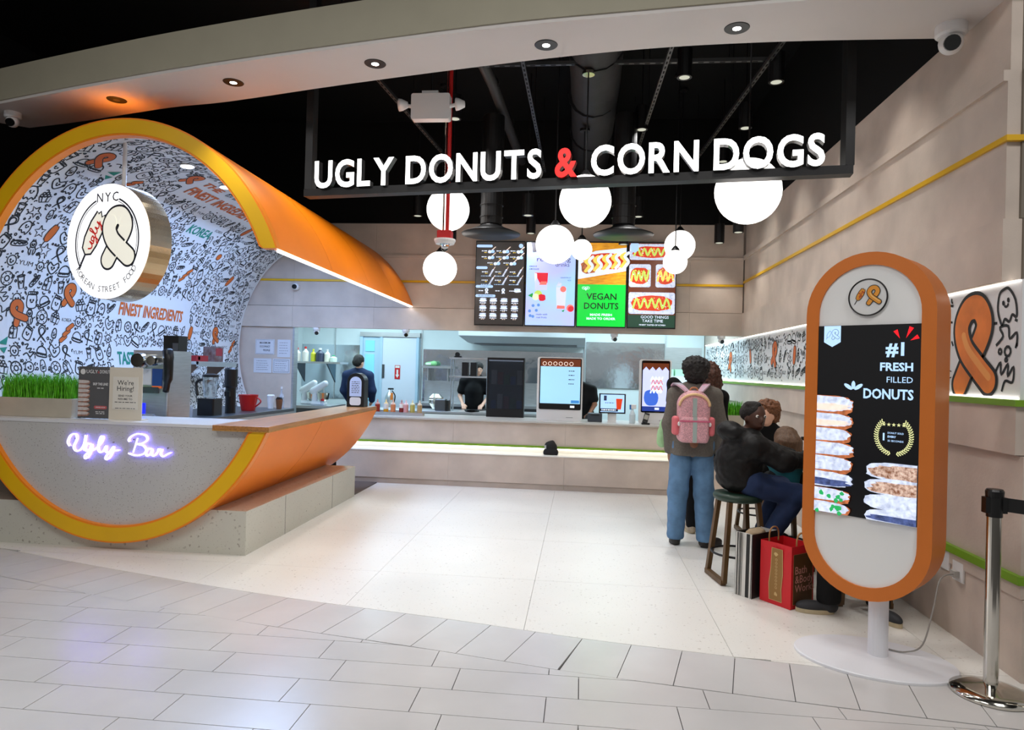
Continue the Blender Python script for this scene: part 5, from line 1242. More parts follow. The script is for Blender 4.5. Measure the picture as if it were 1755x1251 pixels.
pr = Print(lambda off: plane_fn((0,-off,0), (1,0,0), (0,0,1))); pr.poly(SSKY, [(-.165,.14),(.165,.14),(.165,.385),(-.165,.385)]); pr.layer(); pr.poly(E('display_dark', (30,36,50), .5), [(-.165,.15),(.08,.15),(.08,.19),(-.165,.19)]); pr.poly(DRK, [(-.12,.30),(-.08,.30),(-.08,.37),(-.12,.37)]); pr.poly(SKET, [(.06,.18),(.12,.18),(.14,.33),(.05,.33)]); greek(pr, DRK, -.1,.03,.27,.009,RM); pr.layer(); pr.text(SWHT, 'BlueBerry Ade', -.04,.16,.028,bold=.02,width=.2) if False else greek(pr, SWHT, -.15,.05,.17,.016,RM); pr.build('screen_print', t)
t = thing('receipt_printer', 'dark grey receipt printer left of the small display', 'printer', (.20, 9.68, WT)); MB().box(-.10,.10,-.08,.08,0,.12).build('body', M('slate_plastic', (58,66,76), .45), t, bevel=.008); MB().box(-.06,.06,-.083,-.08,.09,.1).build('slot', BLACKP, t)
t = thing('spray_bottle', 'clear spray bottle with a blue trigger left of the right kiosk', 'bottle', (.715, 9.6, WT)); MB().lathe([(.04,0),(.042,.02),(.042,.12),(.016,.18),(.016,.2),(.001,.2)], n=16).build('bottle', M('frosted_bottle', (204,222,230), .3), t); MB().box(-.02,.05,-.014,.014,.2,.26).build('head', WHITE, t, bevel=.005); MB().box(-.04,-.015,-.01,.01,.19,.255).build('trigger', M('blue_trigger', (30,110,190), .4), t)
t = thing('card_reader', 'black card reader tilted on its stand beside the right kiosk', 'card reader', (.88, 9.47, WT)); MB().box(-.05,.06,-.04,.05,0,.02).build('stand', BLACKP, t); MB().obox((-.01,-.02,.02), (.03,.03,.15), .07, .03, (0,-1,.3)).build('terminal', BLACKP, t, bevel=.004); MB().obox((.0,-.036,.07), (.022,-.01,.13), .055, .004, (0,-1,.3)).build('keypad', M('reader_grey', (150,150,140), .4), t)
t = thing('black_pouch', 'small black bag left on the lit bench ledge', 'bag', (-.385, 9.2, .453)); sdf('pouch', [('ell',(0,0,.09),(.085,.06,.09)), ('cap',(-.03,0,.12),(.02,.01,.17),.05,.02), ('box',(0,0,.03),(.10,.06,.03),.02)], M('black_fabric', (22,22,24), .8), t, .008, .03); MB().box(-.085,-.06,-.062,-.05,.08,.13).build('tag', STEEL, t)
# ------------------------------------------------------------ kitchen
DARKG = M('dark_glass_case', (30,38,48), .05, alpha=.6)
t = thing('glass_merchandiser', 'dark glass display case in the pass left of the wide kiosk', 'display case', (-1.10, 10.0, WT))
MB().box(-.28,.27,-.06,.08,.0,.12).box(-.28,.27,-.06,.08,.84,.87).box(-.28,-.26,-.06,.08,.12,.84).box(.25,.27,-.06,.08,.12,.84).build('frame', BLACKM, t); MB().box(-.26,.25,-.055,-.05,.12,.84).build('glass', DARKG, t); MB().box(-.26,.25,.065,.078,.12,.84).build('back_panel', STEELD, t)
for k in range(10): x = -.22+.095*(k % 5); z = .122 if k < 5 else .477; MB().box(x,x+.075,-.03,.05,z,z+.12+.03*(k*7 % 4)).build('package', M('package_%d' % (k % 4), ((60,90,170),(190,190,200),(150,60,60),(70,120,90))[k % 4], .5), t)
MB().box(-.26,.25,-.04,.06,.82,.835).build('header_lamp', M('case_lamp', (210,226,255), .4, emit=1.2), t); MB().box(-.26,.25,-.04,.07,.46,.475).build('shelf', STEELD, t)
t = thing('prep_counter', 'stainless prep counter inside the kitchen behind the sauce bottles', 'counter', (0,0,0)); MB().box(-3.5,-.1,10.85,11.45,.84,.88).build('top', STEEL, t, bevel=.004); MB().box(-3.5,-.1,10.9,11.45,.0,.84).build('body', STEELD, t)
for x in (-2.85,-2.45,-1.5): MB().box(x-.16,x+.16,10.888,10.9,.62,.80).build('door', STEEL, t, bevel=.004)
t = thing('over_shelf', 'two-tier steel shelf standing on the prep counter', 'shelf', (-1.82, 11.1, .881))
for x in (-.3,.3):
    for y in (-.1,.12): MB().cyl((x,y,0),(x,y,.86),.013,None,8).build('upright', STEEL, t)
for z in (.55,.85): MB().box(-.33,.33,-.14,.16,z,z+.025).build('tier', STEEL, t)
MB().box(-.12,-.02,-.13,.0,.576,.80).box(.02,.12,-.13,.0,.576,.80).build('ticket_rack', BLACKP, t)
t = thing('tape_roll', 'black tape dispenser on the top tier of the steel shelf', 'dispenser', (-2.03, 11.1, 1.757)); MB().box(-.06,.06,-.03,.03,0,.025).build('base', BLACKP, t); MB().lathe([(.02,-.02),(.04,-.02),(.04,.02),(.02,.02)], (-.01,0,.05), 14, axis='y').build('roll', BLACKP, t)
t = thing('toaster', 'grey steel toaster with black end panel on the prep counter', 'toaster', (-2.24, 10.98, .881)); MB().box(-.12,.06,-.08,.08,0,.19).build('body', STEELD, t, bevel=.015); MB().box(.06,.1,-.08,.08,0,.17).build('end_panel', BLACKP, t)
t = thing('bowl_stack', 'stack of steel bowls behind the toaster', 'bowls', (-2.42, 11.28, .881)); MB().lathe([(.05,0),(.12,.1),(.125,.2),(.06,.26),(.001,.27)], n=18).build('bowls', CHROME, t); MB().lathe([(.124,.16),(.13,.165),(.124,.17)], n=18).build('rim', CHROME, t)
t = thing('shallow_pan', 'shallow black pan on the prep counter under the steel shelf', 'pan', (-1.75, 10.95, .881)); MB().lathe([(.11,0),(.13,.035),(.135,.035),(.115,.005)], n=18).build('pan', BLACKM, t); MB().cyl((.13,0,.03),(.27,.02,.045),.012,None,8).build('handle', BLACKP, t)
t = thing('extract_hood', 'long stainless extract hood hanging in the kitchen', 'hood', (-1.1, 12.75, 2.06)); MB().add([(-1.0,-.3,0),(1.15,-.3,0),(1.15,.8,0),(-1.0,.8,0),(-1.15,-.5,.12),(1.15,-.5,.12),(1.15,.8,.12),(-1.15,.8,.12),(-1.15,-.5,.73),(1.15,-.5,.73),(1.15,.8,.73),(-1.15,.8,.73)], [(0,3,2,1),(0,1,5,4),(1,2,6,5),(2,3,7,6),(3,0,4,7),(4,5,9,8),(5,6,10,9),(6,7,11,10),(7,4,8,11),(8,9,10,11)]).build('canopy', M('hood_steel', (214,222,226), .4, metal=.55), t); MB().box(-.9,1.0,-.2,.7,-.012,-.001).build('filters', STEELD, t)
t = thing('wall_rack', 'steel rack shelf on the kitchen back wall right of the door', 'shelf', (-2.85, 13.43, 1.57)); MB().box(-.3,.32,-.15,.15,0,.045).build('board', STEEL, t); MB().box(-.2,-.18,-.1,.15,-.25,0).box(.2,.22,-.1,.15,-.25,0).build('brackets', STEEL, t)
t = thing('green_cloth', 'folded green cloth on the rack right of the kitchen door', 'cloth', (-3.0, 13.4, 1.616)); sdf('cloth', [('ell',(0,0,.04),(.12,.08,.04)),('ell',(.06,.02,.05),(.06,.06,.05))], M('lime_cloth', (150,220,150), .8), t, .012, .03); MB().box(-.08,.02,-.085,-.075,.02,.06).build('hem', WHITE, t)
t = thing('sink_unit', 'deep stainless sink against the kitchen back wall', 'sink', (-2.3, 13.15, 0)); MB().box(-.85,2.2,-.35,.42,.85,.9).box(-.85,2.2,.38,.42,.9,1.32).build('top', STEEL, t); MB().box(-.8,2.15,-.32,.38,.0,.85).build('cabinet', STEELD, t); MB().tube(catmull([(.1,.3,.9),(.1,.3,1.15),(.1,.15,1.2),(.1,.1,1.12)],4), .012, 8).build('tap', CHROME, t)
t = thing('side_worktop', 'steel worktop along the left of the kitchen under the mixers', 'counter', (0,0,0)); MB().box(-5.74,-4.2,11.1,11.9,.84,.885).build('top', STEEL, t); MB().box(-5.74,-4.25,11.15,11.9,0,.84).build('cabinet', STEELD, t)
MIXW = M('mixer_white', (222,228,232), .3)
for k, (x, y) in enumerate(((-4.74, 11.52), (-4.46, 11.30))):
    t = thing('stand_mixer', ['white tilted-head stand mixer nearer the left jamb', 'white tilted-head stand mixer with a steel bowl beside the worker'][k], 'mixer', (x, y, .8855), group='stand mixers')
    sdf('body', [('box',(0,0,.03),(.12,.09,.03),.025), ('cap',(-.08,0,.05),(-.07,0,.25),.05,.045)], MIXW, t, .011, .03); sdf('head', [('cap',(-.1,0,.24),(.10,0,.37),.065,.055)], MIXW, t, .011); MB().lathe([(.04,0),(.09,.05),(.1,.15),(.104,.15),(.09,.04)], (.07,0,.06), 18).build('bowl', CHROME, t); MB().cyl((.07,0,.32),(.08,0,.22),.012,None,8).build('hook', STEEL, t)
t = thing('red_capped_jar', 'small clear jar with a red cap beside the mixers', 'jar', (-4.36, 11.2, .8855)); MB().lathe([(.03,0),(.035,.08)], n=12).build('glass', MATS['jar_glass'], t); MB().lathe([(.03,.08),(.03,.11),(.001,.11)], n=12).build('cap', RED, t)
t = thing('green_cup', 'white cup with a green cap left of the mixers', 'cup', (-4.98, 11.25, .8855)); MB().lathe([(.04,0),(.055,.15)], n=12).build('cup', WHITE, t); MB().lathe([(.04,.15),(.03,.22),(.001,.22)], n=12).build('cap', M('green_cap', (40,190,120), .4), t)
t = thing('storage_shelf', 'steel wall shelf of bottles and tubs at the left of the kitchen', 'shelf', (-4.95, 12.3, 1.60)); MB().box(-.78,.55,-.2,.25,0,.035).build('board', STEEL, t)
for x in (-.3,.3): MB().prism([(-.2,0),(.25,0),(.25,-.35)], x-.01, x+.01, lambda y, z, h: (h, y, z)).build('bracket', STEELD, t)
for k, (x, r, h_, c, cc, nm, lab) in enumerate(((-5.28,.06,.24,(226,220,210),(214,60,60),'milk_jug','white jug with a red cap at the left of the kitchen shelf'), (-5.12,.055,.26,(228,224,216),(200,50,50),'milk_jug','second white red-capped jug on the kitchen shelf'), (-4.97,.045,.22,(206,206,50),(220,220,60),'detergent_bottle','yellow bottle on the kitchen shelf'), (-4.84,.075,.24,(54,62,84),(226,226,226),'syrup_jug','large dark bottle with white pump on the kitchen shelf'), (-4.70,.05,.22,(224,222,206),(230,230,230),'squeeze_tub','cream squeeze tub right of the dark bottle'), (-4.58,.06,.12,(206,226,214),(60,190,130),'food_tub','low pale tub with a green lid at the right of the kitchen shelf'))):
    t = thing(nm, lab, 'bottle', (x, 12.25, 1.636), group='bottles on the kitchen shelf'); MB().lathe([(r,0),(r*1.05,.02),(r*1.05,h_*.65),(r*.35,h_*.85),(r*.35,h_*.9)], n=14).build('body', M('kitchen_body_%d' % k, c, .4), t); MB().lathe([(r*.4,h_*.9),(r*.4,h_*1.05),(.001,h_*1.05)], n=12).build('cap', M('kitchen_cap_%d' % k, cc, .4), t)
t = thing('extinguisher_sign', 'red and white fire extinguisher arrow sign on the kitchen door', 'sign', (-3.71, 13.512, 1.33)); MB().box(-.055,.055,0,.004,0,.28).build('plate', M('sign_red_plate', (200,30,36), .4), t); pr = Print(lambda off: plane_fn((0,-off,0), (1,0,0), (0,0,1))); pr.poly(PW, [(-.018,.09),(-.018,.19),(.018,.19),(.018,.09),(.04,.09),(0,.02),(-.04,.09)]); pr.poly(PW, [(-.045,.225),(.045,.225),(.045,.27),(-.045,.27)]); pr.build('print', t)
t = thing('fire_extinguisher', 'silver fire extinguisher on the kitchen floor before the white door', 'extinguisher', (-3.8, 13.3, .0)); MB().lathe([(.085,0),(.09,.03),(.09,.95),(.05,1.05),(.02,1.09),(.02,1.12)], n=18).build('cylinder', STEEL, t, smooth=True); MB().box(-.03,.08,-.015,.015,1.12,1.15).build('handle', BLACKP, t); MB().tube(catmull([(.05,0,1.1),(.12,-.02,1.0),(.1,-.03,.85)],4), .012, 6).build('hose', BLACKP, t); MB().box(.05,.1,-.1,-.09,.92,1.06).build('tag', M('orange_tag', (230,130,50), .6), t)
t = thing('carton_case', 'small white case of green cartons on a kitchen shelf behind the man', 'case', (1.75, 13.2, 1.42)); MB().box(-.35,.35,-.2,.384,-.06,0).build('shelf_board', STEEL, t); MB().box(-.3,.3,-.15,.2,0,.12).build('case', MIXW, t); MB().box(-.22,-.03,-.12,.1,.12,.25).box(.0,.2,-.12,.1,.12,.25).build('cartons', M('pale_green_carton', (176,224,190), .5), t)

# ------------------------------------------------------------ stanchions
def stanchion(label, x, y, belt=None):
    t = thing('stanchion', label, 'stanchion', (x, y, 0), group='belt stanchions')
    MB().lathe([(.175,0),(.18,.008),(.178,.02),(.12,.038),(.06,.05),(.035,.06)], n=40).build('base', CHROME, t, smooth=True); MB().lathe([(.033,.055),(.033,.94),(.001,.94)], n=24).build('post', CHROME, t, smooth=False)
    MB().lathe([(.036,.90),(.036,1.0),(.04,1.0),(.042,1.03),(.036,1.04),(.001,1.04)], n=24).build('head', BLACKP, t); MB().box(-.052,.052,-.02,.02,.92,1.0).build('cassette', BLACKP, t)
    if belt: MB().add([(0.03,-.0015,.93),(belt[0],belt[1]-.0015,.915),(belt[0],belt[1]-.0015,.985),(.03,-.0015,1.0),(.03,.0015,.93),(belt[0],belt[1]+.0015,.915),(belt[0],belt[1]+.0015,.985),(.03,.0015,1.0)], [(0,1,2,3),(7,6,5,4),(0,4,5,1),(3,2,6,7),(1,5,6,2),(0,3,7,4)]).build('belt', M('black_webbing', (14,14,15), .8), t)
stanchion('polished stanchion with a black belt head in front of the right wall', 2.10, 3.70, (.34, -.17))
stanchion('stanchion whose round base peeks in at the lower right corner', 2.47, 3.50)
# ------------------------------------------------------------ stools and table
SEAT = M('green_leather', (34,58,46), .4, noise=.1)
def stool(label, x, y, rz, H_=.62):
    t = thing('bar_stool', label, 'stool', (x, y, 0), rz, 'green-topped wooden stools')
    MB().lathe([(.001,H_-.005),(.165,H_-.005),(.185,H_+.01),(.19,H_+.03),(.18,H_+.052),(.14,H_+.06),(.001,H_+.062)], n=32).build('seat', SEAT, t, smooth=True)
    for s in (-1, 1):
        for q in (-1, 1): MB().obox((s*.11,q*.11,H_-.005), (s*.165,q*.165,.02), .032, .045, (0,1,0)).build('leg', WALNUT, t)
        MB().obox((s*.17,-.17,.022), (s*.17,.17,.022), .04, .035).build('floor_bar', WALNUT, t)
    MB().tube([(.19*math.cos(2*PI*i/28), .19*math.sin(2*PI*i/28), .21) for i in range(28)], .009, 8, closed=True).build('foot_ring', BLACKM, t, smooth=True)
    return t
stool('green-topped stool under the boy in the black jacket', 1.235, 5.47, .18)
stool('green-topped stool under the girl in the teal top', 1.72, 5.93, .1)
stool('green-topped stool behind the kiosk under the person in dark trousers', 1.98, 5.12, .05)
stool('green-topped stool at the far side of the white table', 1.80, 7.12, .0)
t = thing('cafe_table', 'white-topped cafe table with dark wooden legs beside the right wall', 'table', (2.07, 6.11, 0)); MB().prism(rrect(-.23,.23,-.79,.79,.03), .83, .87).build('top', M('white_laminate', (226,224,220), .35), t, bevel=.004)
for s in (-1, 1):
    for q in (-1, 1): MB().obox((s*.17,q*.66,.83), (s*.18,q*.68,0), .045, .045).build('leg', WALNUT, t)
MB().box(-.19,.19,-.7,.7,.79,.83).build('apron', WALNUT, t)
t = thing('drink_bottle', 'white bottle with a black cap on the cafe table', 'bottle', (1.95, 6.22, .871)); MB().lathe([(.03,0),(.033,.1),(.02,.15),(.02,.16)], n=14).build('bottle', WHITE, t); MB().tube(catmull([(-.02,0,.16),(-.05,0,.12),(-.04,0,.05)],4), .008, 6).build('strap', BLACKP, t); MB().lathe([(.022,.16),(.022,.19),(.001,.19)], n=12).build('cap', BLACKP, t)
t = thing('paper_tray', 'paper food tray on the cafe table', 'tray', (2.05, 6.45, .871)); MB().add([(-.09,-.06,0),(.09,-.06,0),(.09,.06,0),(-.09,.06,0),(-.11,-.08,.04),(.11,-.08,.04),(.11,.08,.04),(-.11,.08,.04)], [(0,3,2,1),(0,1,5,4),(1,2,6,5),(2,3,7,6),(3,0,4,7)]).build('tray', WHITE, t); sdf('snack', [('cap',(-.06,0,.03),(.06,0,.03),.022,.022)], M('fried_snack', (176,110,50), .7), t, .007)

# ------------------------------------------------------------ shopping bags
def bag(name, label, loc, rz, w_, d_, h_, front, side):
    t = thing(name, label, 'shopping bag', loc, rz, 'shopping bags by the stool')
    T_ = .002
    MB().box(-w_/2,w_/2,-d_/2,-d_/2+T_,0,h_).build('front_sheet', front, t); MB().box(-w_/2,w_/2,d_/2-T_,d_/2,0,h_).build('back_sheet', front, t)
    MB().add([(w_/2,-d_/2,0),(w_/2,d_/2,0),(w_/2,d_/2,h_),(w_/2,-d_/2,h_),(w_/2-.015,0,h_),(w_/2-.002,0,h_*.5)], [(0,1,5),(1,2,5),(2,4,5),(4,3,5),(3,0,5)]).build('side_sheet', side, t)
    MB().add([(-w_/2,-d_/2,0),(-w_/2,d_/2,0),(-w_/2,d_/2,h_),(-w_/2,-d_/2,h_),(-w_/2+.015,0,h_),(-w_/2+.002,0,h_*.5)], [(1,0,5),(2,1,5),(4,2,5),(3,4,5),(0,3,5)]).build('side_sheet', side, t)
    MB().box(-w_/2,w_/2,-d_/2,d_/2,0,.003).build('bottom', side, t)
    return t
t = bag('shopping_bag', 'black and white striped paper shopping bag by the stool', (1.30, 5.145, .001), math.radians(12), .30, .14, .455, M('bag_black', (20,20,21), .5), M('bag_white', (214,212,206), .55))
pr = Print(lambda off: plane_fn((-.15-off,0,0), (0,-1,0), (0,0,1)), step=.0005); BGK = M('bag_stripe', (30,30,30), .55)
for x, w_ in ((-.055,.01),(-.04,.005),(-.03,.008),(-.018,.004),(.03,.028),(.062,.006)): pr.poly(BGK, [(x-w_/2,.002),(x+w_/2,.002),(x+w_/2+.004,.453),(x-w_/2+.004,.453)])
pr.build('stripes', t); sdf('tissue', [('ell',(-.03,0,.44),(.09,.05,.03)),('ell',(.05,.01,.435),(.06,.04,.03))], M('tissue_kraft', (176,156,128), .8), t, .011, .02, noise=(.008, 60))
t.rotation_euler = (0, 0, math.radians(42))
pr = Print(lambda off: plane_fn((0,-.07-off,0), (1,0,0), (0,0,1))); pr.poly(PW, [(-.05,.18),(.03,.18),(.03,.23),(-.05,.23)]); pr.build('label_patch', t)
t = bag('shopping_bag', 'bright red paper shopping bag with gold panels and kraft handles', (1.47, 4.985, .001), math.radians(38), .25, .25, .425, M('bag_red', (206,26,36), .5), M('bag_red', (206,26,36), .5))
BG = M('bag_gold', (150,112,58), .45, metal=.2); BGL = M('bag_gold_line', (206,176,120), .4, metal=.3)
pr = Print(lambda off: plane_fn((-.125-off,0,0), (0,-1,0), (0,0,1)), step=.0007, start=.002); pn = [(-.045,.03),(.055,.03),(.05,.12),(.06,.22),(.055,.39),(-.03,.39),(-.035,.25),(-.05,.14)]; pr.poly(BG, pn); pr.layer(); pr.line(BGL, pn, .004, True)
for i in range(9): pr.line(BGL, circ(.008, .12+i*.024, .008, 6), .003, True)
for z in (.075, .35): pr.poly(BGL, blob(.005, z, .014, .014, RM, 8, .35, 2))
pr.build('gold_panel', t)
pr = Print(lambda off: plane_fn((0,-.125-off,0), (1,0,0), (0,0,1)), step=.0007, start=.002); pn = [(-.105,.03),(.105,.03),(.105,.37),(-.105,.37)]; pr.poly(M('bag_bronze', (92,62,34), .45, metal=.2), pn); pr.layer(); pr.line(BGL, pn, .003, True); TP = M('bag_pink_type', (214,150,140), .5)
for i, s in enumerate(('Bath', '&Body', 'Works')): pr.text(TP, s, -.085, .235-.062*i, .075, align='l')
pr.build('bronze_panel', t)
for y in (-.11, .11): MB().tube(catmull([(-.05,y,.40),(-.05,y,.46),(-.025,y,.50),(.025,y,.50),(.05,y,.46),(.05,y,.40)],4), .006, 6).build('handle', M('kraft_cord', (168,124,76), .7), t, smooth=True)
# ------------------------------------------------------------ people
def vv(p): return np.array(p, float)
def nz(p): p = vv(p); return p/np.linalg.norm(p)
SK_D = M('skin_deep', (74,46,34), .5); SK_M = M('skin_brown', (150,104,78), .5); SK_L = M('skin_light', (226,176,150), .5)
def axes(fd):
    f = nz(fd); sd = nz(np.cross(f, (0,0,1))); u = np.cross(sd, f); return np.stack([sd, f, u], 1), sd, f, u
def head_prims(c, fd, s=1.):
    A, sd, f, u = axes(fd); c = vv(c)
    return [('ell', c, (.074*s,.092*s,.112*s), A), ('ell', c+f*.028*s-u*.055*s, (.054*s,.058*s,.058*s), A), ('ell', c+f*.094*s-u*.018*s, (.014*s,.019*s,.022*s), A),
            ('ell', c+f*.072*s-u*.066*s, (.026*s,.018*s,.012*s), A), ('ell', c+sd*.076*s-u*.015*s, (.011*s,.022*s,.032*s), A), ('ell', c-sd*.076*s-u*.015*s, (.011*s,.022*s,.032*s), A)]
def hand_prims(w, d, n, s=1., curl=.35, thumb=1):
    w, d, n = vv(w), nz(d), vv(n); n = nz(n-d*np.dot(n, d)); sd = np.cross(d, n); A = np.stack([sd, d, n], 1)
    P = [('ell', w+d*.045*s, (.040*s,.052*s,.018*s), A)]
    for o, L in ((-.029,.060), (-.010,.072), (.010,.068), (.029,.052)):
        k = w+d*.088*s+sd*o*s; m_ = k+(d*math.cos(curl)+n*math.sin(curl))*L*.5*s; e = m_+(d*math.cos(curl*2.2)+n*math.sin(curl*2.2))*L*.5*s
        P += [('cap', k, m_, .0092*s, .0088*s), ('cap', m_, e, .0088*s, .0078*s)]
    b = w+d*.03*s+sd*thumb*.036*s; m_ = b+(d*.6+sd*thumb*.6+n*.3)*.035*s; P += [('cap', b, m_, .012*s, .0105*s), ('cap', m_, m_+(d*.9+n*.3)*.03*s, .0105*s, .009*s)]
    return P
def shoe_prims(a, toe, s=1.):
    a, t_ = vv(a), nz(toe); A, sd, f, u = axes(t_); g = vv((a[0], a[1], 0 if a[2] < .2 else a[2]-.09))
    return [('ell', g+f*.11*s+vv((0,0,.040*s)), (.048*s,.10*s,.040*s), A), ('ell', g+vv((0,0,.05*s)), (.042*s,.065*s,.052*s), A), ('cap', g+vv((0,0,.05*s)), g+vv((0,0,.10*s)), .045*s, .042*s)], g
def sdfp(name, prims, mat, root, res=.011, k=.03, **kw):
    o = sdf(name, prims, mat, None, res, k, **kw); L = root.location
    for v in o.data.vertices: v.co -= L
    o.parent = root; return o
def figure(label, base, J, skin, top, trou, shoe, hair, fd, s=1., tr=.0, wide=1., hair_prims=None, hair_noise=(.012, 70), sole=None, top_noise=None, hem=None, sleeve='long', face=False, leg=(.085,.068,.06), arm=(.058,.05,.042), torso=None, gloves=None, curl=.4):
    """J: pelvis, chest, neck, head, (shoulder, elbow, wrist) x2, (hip, knee, ankle, toe) x2"""
    root = thing('person', label, 'person', base)
    pel, che, nec, hd, a1, a2, l1, l2 = [J[k] for k in ('pel', 'che', 'nec', 'hd', 'a1', 'a2', 'l1', 'l2')]
    body = head_prims(hd, fd, s)+[('cap', vv(hd)-vv((0,0,.06*s)), nec, .052*s, .056*s), ('cap', nec, che, .07*s, .12*s*wide), ('cap', che, pel, .12*s*wide, .125*s*wide)]
    for a in (a1, a2):
        body += [('cap', a[0], a[1], .045*s, .036*s), ('cap', a[1], a[2], .036*s, .026*s)]; d = vv(a[2])-vv(a[1]); body += hand_prims(a[2], d if len(a) < 4 else a[3], a[4] if len(a) > 4 else (0, 0, -1) if abs(nz(d)[2]) < .7 else (-np.sign(a[0][0]-nec[0])*1., .3, 0), s, curl, thumb=1 if a is a1 else -1)
    for l in (l1, l2): body += [('cap', l[0], l[1], .075*s, .05*s), ('cap', l[1], l[2], .05*s, .035*s)]
    sdfp('body', body, skin, root, .0095, .018)
    tp = torso or [('cap', nec, che, .085*s, .15*s*wide), ('cap', che, pel, .15*s*wide, .148*s*wide)]
    for a in (a1, a2):
        tp += [('cap', nec-(vv(nec)-vv(a[0]))*.4, a[0], .085*s, arm[0]*1.08*s), ('cap', a[0], a[1], arm[0]*s*1.05, arm[1]*s)]
        if sleeve == 'long': tp += [('cap', a[1], vv(a[2])-(vv(a[2])-vv(a[1]))*.03, arm[1]*s, arm[2]*s)]
    cl = [(2, hem, -1)] if hem else None
    if sleeve == 'short':
        tp2 = []
        for p in tp: tp2.append(p)
        for i, a in enumerate((a1, a2)): tp2 = [('cap', q[1], vv(q[1])+(vv(q[2])-vv(q[1]))*.62, q[3], q[4]*1.15) if q[0] == 'cap' and np.allclose(vv(q[1]), vv(a[0])) else q for q in tp2]
        tp = tp2
    sdfp('top', tp, top, root, .0115, .04, clip=cl, noise=top_noise)
    tr_ = [('cap', vv(l1[0])+vv((0,0,.03)), vv(l2[0])+vv((0,0,.03)), leg[0]*1.18*s, leg[0]*1.18*s)]
    for l in (l1, l2): tr_ += [('cap', l[0], l[1], leg[0]*1.1*s, leg[1]*s*1.05), ('cap', l[1], vv(l[2])+vv((0,0,.0)), leg[1]*1.05*s, leg[2]*s)]
    sdfp('trousers', tr_, trou, root, .0115, .03, clip=None if tr == 0 else [(2, tr, -1)], noise=(.004, 34))
    for l in (l1, l2):
        P, g = shoe_prims(l[2], l[3], s); sh = sdfp('shoe', P, shoe, root, .0095, .02, clip=[(2, g[2]+.014, -1)])
        A, sd_, f, u = axes(l[3]); out = [((f*(.085+.125*math.cos(t_))+sd_*.05*math.sin(t_)))*s+g-np.array(root.location) for t_ in [2*PI*i/20 for i in range(20)]]
        mb = MB(); mb.v = [tuple(p+vv((0,0,.001))) for p in out]+[tuple(p+vv((0,0,.028*s))) for p in out]; mb.f = [tuple(range(20))[::-1], tuple(range(20, 40))]+[(i, (i+1) % 20, 20+(i+1) % 20, 20+i) for i in range(20)]
        mb.build('sole', sole or shoe, sh)
    if hair_prims: sdfp('hair', hair_prims, hair, root, .0085, .02, noise=hair_noise)
    A, sd_, f, u = axes(fd)
    for q in (-1, 1):
        c = vv(hd)+f*.079*s+sd_*q*.032*s+u*.012*s-np.array(root.location); e = MB().sph(c, .0125*s, 10, 8).build('eye', M('eye_white', (214,210,204), .2), root, smooth=True)
        MB().sph(c+f*.0085*s, .0068*s, 8, 6).build('iris', M('iris_dark', (24,16,12), .2), e, smooth=True)
    c = vv(hd)+f*.090*s-u*.064*s-np.array(root.location); MB().tube(catmull([c-sd_*.022*s-f*.008*s, c+f*.001, c+sd_*.022*s-f*.008*s], 4), .0045*s, 6).build('mouth', M('lip_'+skin.name, tuple(int(255*min(1, v**.4545*.9+.04)) for v in (skin.node_tree.nodes['Principled BSDF'].inputs['Base Color'].default_value[0], skin.node_tree.nodes['Principled BSDF'].inputs['Base Color'].default_value[1]*.6, skin.node_tree.nodes['Principled BSDF'].inputs['Base Color'].default_value[2]*.6)), .5), root, smooth=True)
    if gloves:
        for a in (a1, a2): sdfp('glove', hand_prims(a[2], a[3] if len(a) > 3 else vv(a[2])-vv(a[1]), a[4] if len(a) > 4 else (0,0,-1), s*1.12, curl), gloves, root, .0095, .015)
    return root
HB = M('hair_black', (22,17,15), .7, noise=.4, scale=60, bump=.4, bscale=90); HBR = M('hair_brown', (112,68,38), .6, noise=.4, scale=50, bump=.4, bscale=80); HAU = M('hair_auburn', (74,40,24), .65, noise=.5, scale=60, bump=.4, bscale=90); HLB = M('hair_light_brown', (88,62,40), .55, noise=.35, scale=30, bump=.3, bscale=70, stretch=(4,4,.5))
GREYS = M('grey_sweater', (108,103,96), .9, noise=.12, scale=60, bump=.15, bscale=180); JEAN = M('blue_jeans', (92,128,164), .85, noise=.22, scale=9, bump=.1, bscale=160); JEAND = M('dark_blue_jeans', (26,46,84), .85, noise=.2, scale=10); BLKC = M('black_cloth', (14,14,16), .85, spec=.25); PUFF = M('black_puffer_nylon', (11,11,12), .6, bump=.35, bscale=16, spec=.3); TEAL = M('teal_cloth', (14,92,104), .85); NAVY = M('navy_cloth', (18,40,78), .85); SHD = M('dark_shoe', (40,36,34), .6); SHB = M('beige_trainer', (176,160,138), .7, noise=.15, scale=30); SOLC = M('cream_sole', (186,172,140), .7); SHG = M('dark_grey_shoe', (44,46,50), .7)

